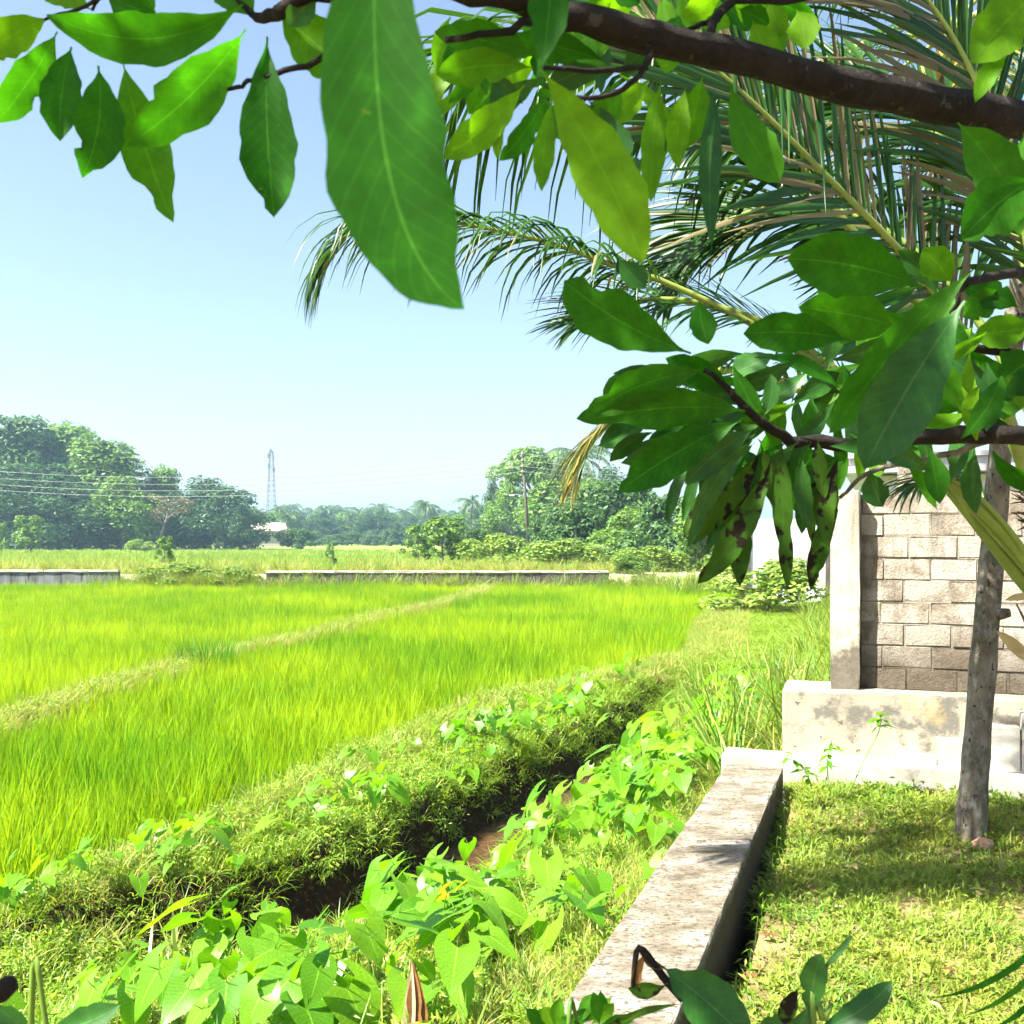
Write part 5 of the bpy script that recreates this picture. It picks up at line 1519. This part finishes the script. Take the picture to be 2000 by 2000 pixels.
SB = stemmed('green_shoot', 'leafy green shoot with a long leaf pointing right, bottom edge', 'shoot', g, [([g, P(1590, 2060, 1.4), P(1610, 1995, 1.4), P(1625, 1960, 1.4)], .007, .003, 'taro_stem')])
for (a, b, c, d, w, bw, m_) in ((1590, 2010, 1742, 1916, 52, .16, 'leaf_dark'), (1582, 1992, 1604, 1862, 54, -.08, 'leaf_dark'), (1600, 1900, 1664, 1826, 14, .05, 'leaf_dark'), (1580, 1960, 1512, 2060, 52, -.15, 'leaf_dark'), (1570, 2000, 1480, 2010, 40, .1, 'leaf_dark'), (1560, 1930, 1530, 2000, 36, .1, 'leaf_spot')):
    leaf(a, b, c, d, 1.4, w, m_, bw, .15, 0, (), .55, .25, .01, 12, SB, g)
g = Vector((.66, 1.2, -.1))
SCc = thing('grass_clump', 'blurred arching long blades at the bottom right corner', 'grass clump', g)
for (a, b, c, d, w, bw) in ((2060, 1800, 1818, 1950, 13, -.2), (2060, 1830, 1880, 1985, 12, -.2), (2040, 1920, 1935, 2010, 12, -.15), (2060, 1890, 1990, 1830, 10, .1)):
    leaf(a, b, c, d, 1.35, w, 'leaf', bw, .2, 0, (), .4, .3, .0, 12, SCc, g)
mb = MB(); q = P(2060, 1815, 1.35) - g
mb.tube([(0, 0, 0), q * .5 + Vector((.05, 0, 0)), q], [.006, .005, .004], 6); mb.tube([(0, 0, 0), P(2050, 1910, 1.35) - g], [.006, .004], 6)
obj('stem', mb.build('stem', M['taro_stem'], True), SCc)
g = Vector((.1, 1.75, -.2))
SD = stemmed('leafy_shrub', 'low leafy green shrub at the bottom edge over the end of the beam', 'shrub', g, [([g, P(1110, 2040, 1.78), P(1130, 2000, 1.8)], .006, .003, 'taro_stem')])
for i in range(13):
    a = -.25 - i * .22 + rd.uniform(-.1, .1); L_ = rd.uniform(60, 95)
    bx, by = 1130 + rd.uniform(-50, 50), 2005 + rd.uniform(-8, 14)
    leaf(bx, by, bx + math.cos(a) * L_, by + math.sin(a) * L_ * .8, rd.uniform(1.7, 1.9), rd.uniform(22, 34), rd.choice(['leaf', 'leaf_light']), rd.uniform(-.1, .1), rd.uniform(-.4, .4), 0, (), .5, .3, .02, 8, SD, g)
g = Vector((-.55, 1.2, -.5))
SE = stemmed('leafy_shoot', 'dark leaf tip poking up at the bottom left edge', 'shoot', g, [([g, P(60, 2070, 1.2), P(95, 2012, 1.2)], .005, .003, 'taro_stem')])
leaf(88, 2016, 236, 1962, 1.2, 62, 'leaf_dark', .12, .2, 0, (), .5, .3, .01, 10, SE, g)
leaf(70, 2040, -20, 1960, 1.2, 40, 'leaf_dark', .1, .3, 0, (), .5, .3, .01, 10, SE, g)
g = Vector((-.5, .9, -.5))
SF = stemmed('dead_twig', 'blurred dark brown twig end at the lower left edge', 'twig', g, [([g, P(-60, 2020, .9), P(-20, 1950, .9), P(8, 1938, .9)], .004, .004, 'bark')])
mb = MB(); q = P(10, 1934, .9) - g
mb.tube([q + Vector((-.015, 0, -.012)), q + Vector((-.004, 0, -.002)), q + Vector((.004, 0, .006)), q + Vector((.007, 0, .011))], [.004, .0095, .009, .003], 10); obj('bud', mb.build('bud', M['bark'], True), SF)
# dry folded sheath standing among the taro
g = Vector((P(805, 2010, 3.7).x, 3.7, float(ground(P(805, 2010, 3.7).x, 3.7)[0])))
SG = thing('dry_sheath', 'dry brown and pale folded leaf sheath standing among the taro', 'dry leaf', g)
for (a, b, c, d, w, m_) in ((812, 2040, 806, 1872, 36, 'dead'), (796, 2040, 803, 1870, 26, 'straw'), (830, 2040, 808, 1876, 26, 'dead')):
    leaf(a, b, c, d, 3.7, w, m_, .04, .3, .05, (), .28, .5, .02, 8, SG, g, 'sheath')

# ------------------------------------------------------------------ seedlings, weeds, fallen leaves
SEED_LEAF = [mesh('leaf', [(0, 0, 0), (-.22, .4, .03), (0, 1, -.16), (.22, .4, .03), (0, .4, -.02)], [(0, 4, 1), (1, 4, 2), (2, 4, 3), (3, 4, 0)], [(.5, 0), (0, .4), (.5, 1), (1, .4), (.5, .4)], M[m_], False) for m_ in ('leaf_light', 'taro')]
def seedling(name, label, cat, pts, r, leaves, ls, mi=0, group=None, spread=.4):
    pts = [Vector(p) for p in pts]
    t = thing(name, label, cat, pts[0], 0, group)
    q = spline(pts, 10)
    mb = MB(); mb.tube([p - pts[0] for p in q], [r * (1 - .07 * i) for i in range(10)], 6); obj('stem', mb.build('stem', M['taro_stem'], True), t)
    for i in range(leaves):
        f = spread + (1 - spread) * (i + .5) / leaves
        p = q[min(9, int(f * 9.5))] - pts[0]
        a = i * 2.4 + random.uniform(-.4, .4)
        o = obj('leaf', SEED_LEAF[mi], t, p, (random.uniform(-.7, .2), random.uniform(-.3, .3), a), ls * random.uniform(.7, 1.2))
    return t
def lz(p): return Vector((p.x, p.y, float(lawn_z(p.x, p.y))))
seedling('seedling', 'slender seedling bending right before the plastered ledge, tallest of three', 'seedling', [P(1660, 1545, 5.95), P(1690, 1480, 6.0), P(1716, 1430, 6.0), P(1722, 1392, 6.0)], .004, 16, .085, spread=.75)
seedling('seedling', 'yellow-green seedling at the foot of the ledge, middle of three', 'seedling', [P(1620, 1545, 5.9), P(1616, 1490, 5.95), P(1626, 1440, 5.95)], .0035, 12, .085)
seedling('seedling', 'low spreading seedling over the corner of the cement strip', 'seedling', [P(1585, 1535, 5.85), P(1570, 1500, 5.8), P(1530, 1470, 5.75)], .0035, 16, .08, spread=.2)
for i in range(11):
    y = 3.5 + i * .27
    xg = lawn_edge(y) - .05
    h = random.uniform(.15, .32)
    b = Vector((xg, y, -.28))
    seedling('weed', 'small leafy weed in the dark trench beside the beam', 'weed', [b, b + Vector((.03, -.02, h * .6)), b + Vector((.05, -.03, .28 + h * .4))], .0022, random.randrange(8, 15), .038, 1, 'weeds in the trench beside the beam', .3)
SEEDS = 'pale grass-like weeds on the lawn edge'
fl = thing('fallen_leaf', 'curled copper-brown fallen leaf on the lawn near the bottom shoot', 'fallen leaf', P(1436, 1905, 3.72) + Vector((0, 0, .0)))
fl.location.z = float(lawn_z(fl.location.x, fl.location.y)) + .015
lm = leaf_mesh((0, 0, 0), (.085, .01, .025), .05, M['dead'], .1, -.25, .3, -1.1, .03, (), 10, face=(0, -.4, 1)); obj('blade', lm, fl)
fl = thing('fallen_leaf', 'flat dark red fallen leaf at the lawn edge beside the beam', 'fallen leaf', P(1478, 1836, 4.05))
fl.location.z = float(lawn_z(fl.location.x, fl.location.y)) + .03
lm = leaf_mesh((0, 0, 0), (.085, -.03, .0), .022, M['dead'], .05, .05, .2, .3, .03, (), 8, face=(0, -.4, 1)); obj('blade', lm, fl)
hk = P(1918, 1648, 5.2)
mb = MB(); mb.tube([(-.05, 0, -.02), (-.03, 0, .0), (.0, -.01, .012), (.03, 0, .008), (.05, .01, -.015)], [.012, .035, .045, .038, .012], 9)
hk.z = float(lawn_z(hk.x, hk.y))
tag(obj('husk', mb.build('husk', M['husk'], True), None, hk), 'small pinkish husk lying at the foot of the leaning trunk', 'husk')
for i in range(16):
    x_ = random.uniform(1.2, 2.9); y_ = random.uniform(3.0, 5.9)
    if x_ < lawn_edge(y_) + .1 or x_ > .5 * y_: continue
    fl = thing('fallen_leaf', 'small dry straw-coloured leaf fallen on the lawn', 'fallen leaf', (x_, y_, float(lawn_z(x_, y_)) + .035), random.uniform(0, 6.28), 'dry leaves on the lawn')
    obj('blade', leaf_mesh((0, 0, 0), (random.uniform(.05, .09), 0, .01), .02, M['straw' if i % 3 else 'dead'], .1, .1, 0, .5, .03, (), 6, face=(0, 0, 1)), fl)

# ------------------------------------------------------------------ the air over the field
mb = MB(); mb.box((-1600, -60, -3), (1600, 1500, 62))
hm, hnt, hout = new_mat('haze_air')
pv = hnt.nodes.new('ShaderNodeVolumePrincipled')
pv.inputs['Color'].default_value = (0.50, 0.80, 1.0, 1)
pv.inputs['Density'].default_value = 0.0005
pv.inputs['Anisotropy'].default_value = 0.2
hnt.links.new(pv.outputs[0], hout.inputs['Volume'])
tag(obj('haze', mb.build('haze', hm)), 'thin bluish haze over the far fields and trees', 'haze', kind='stuff')
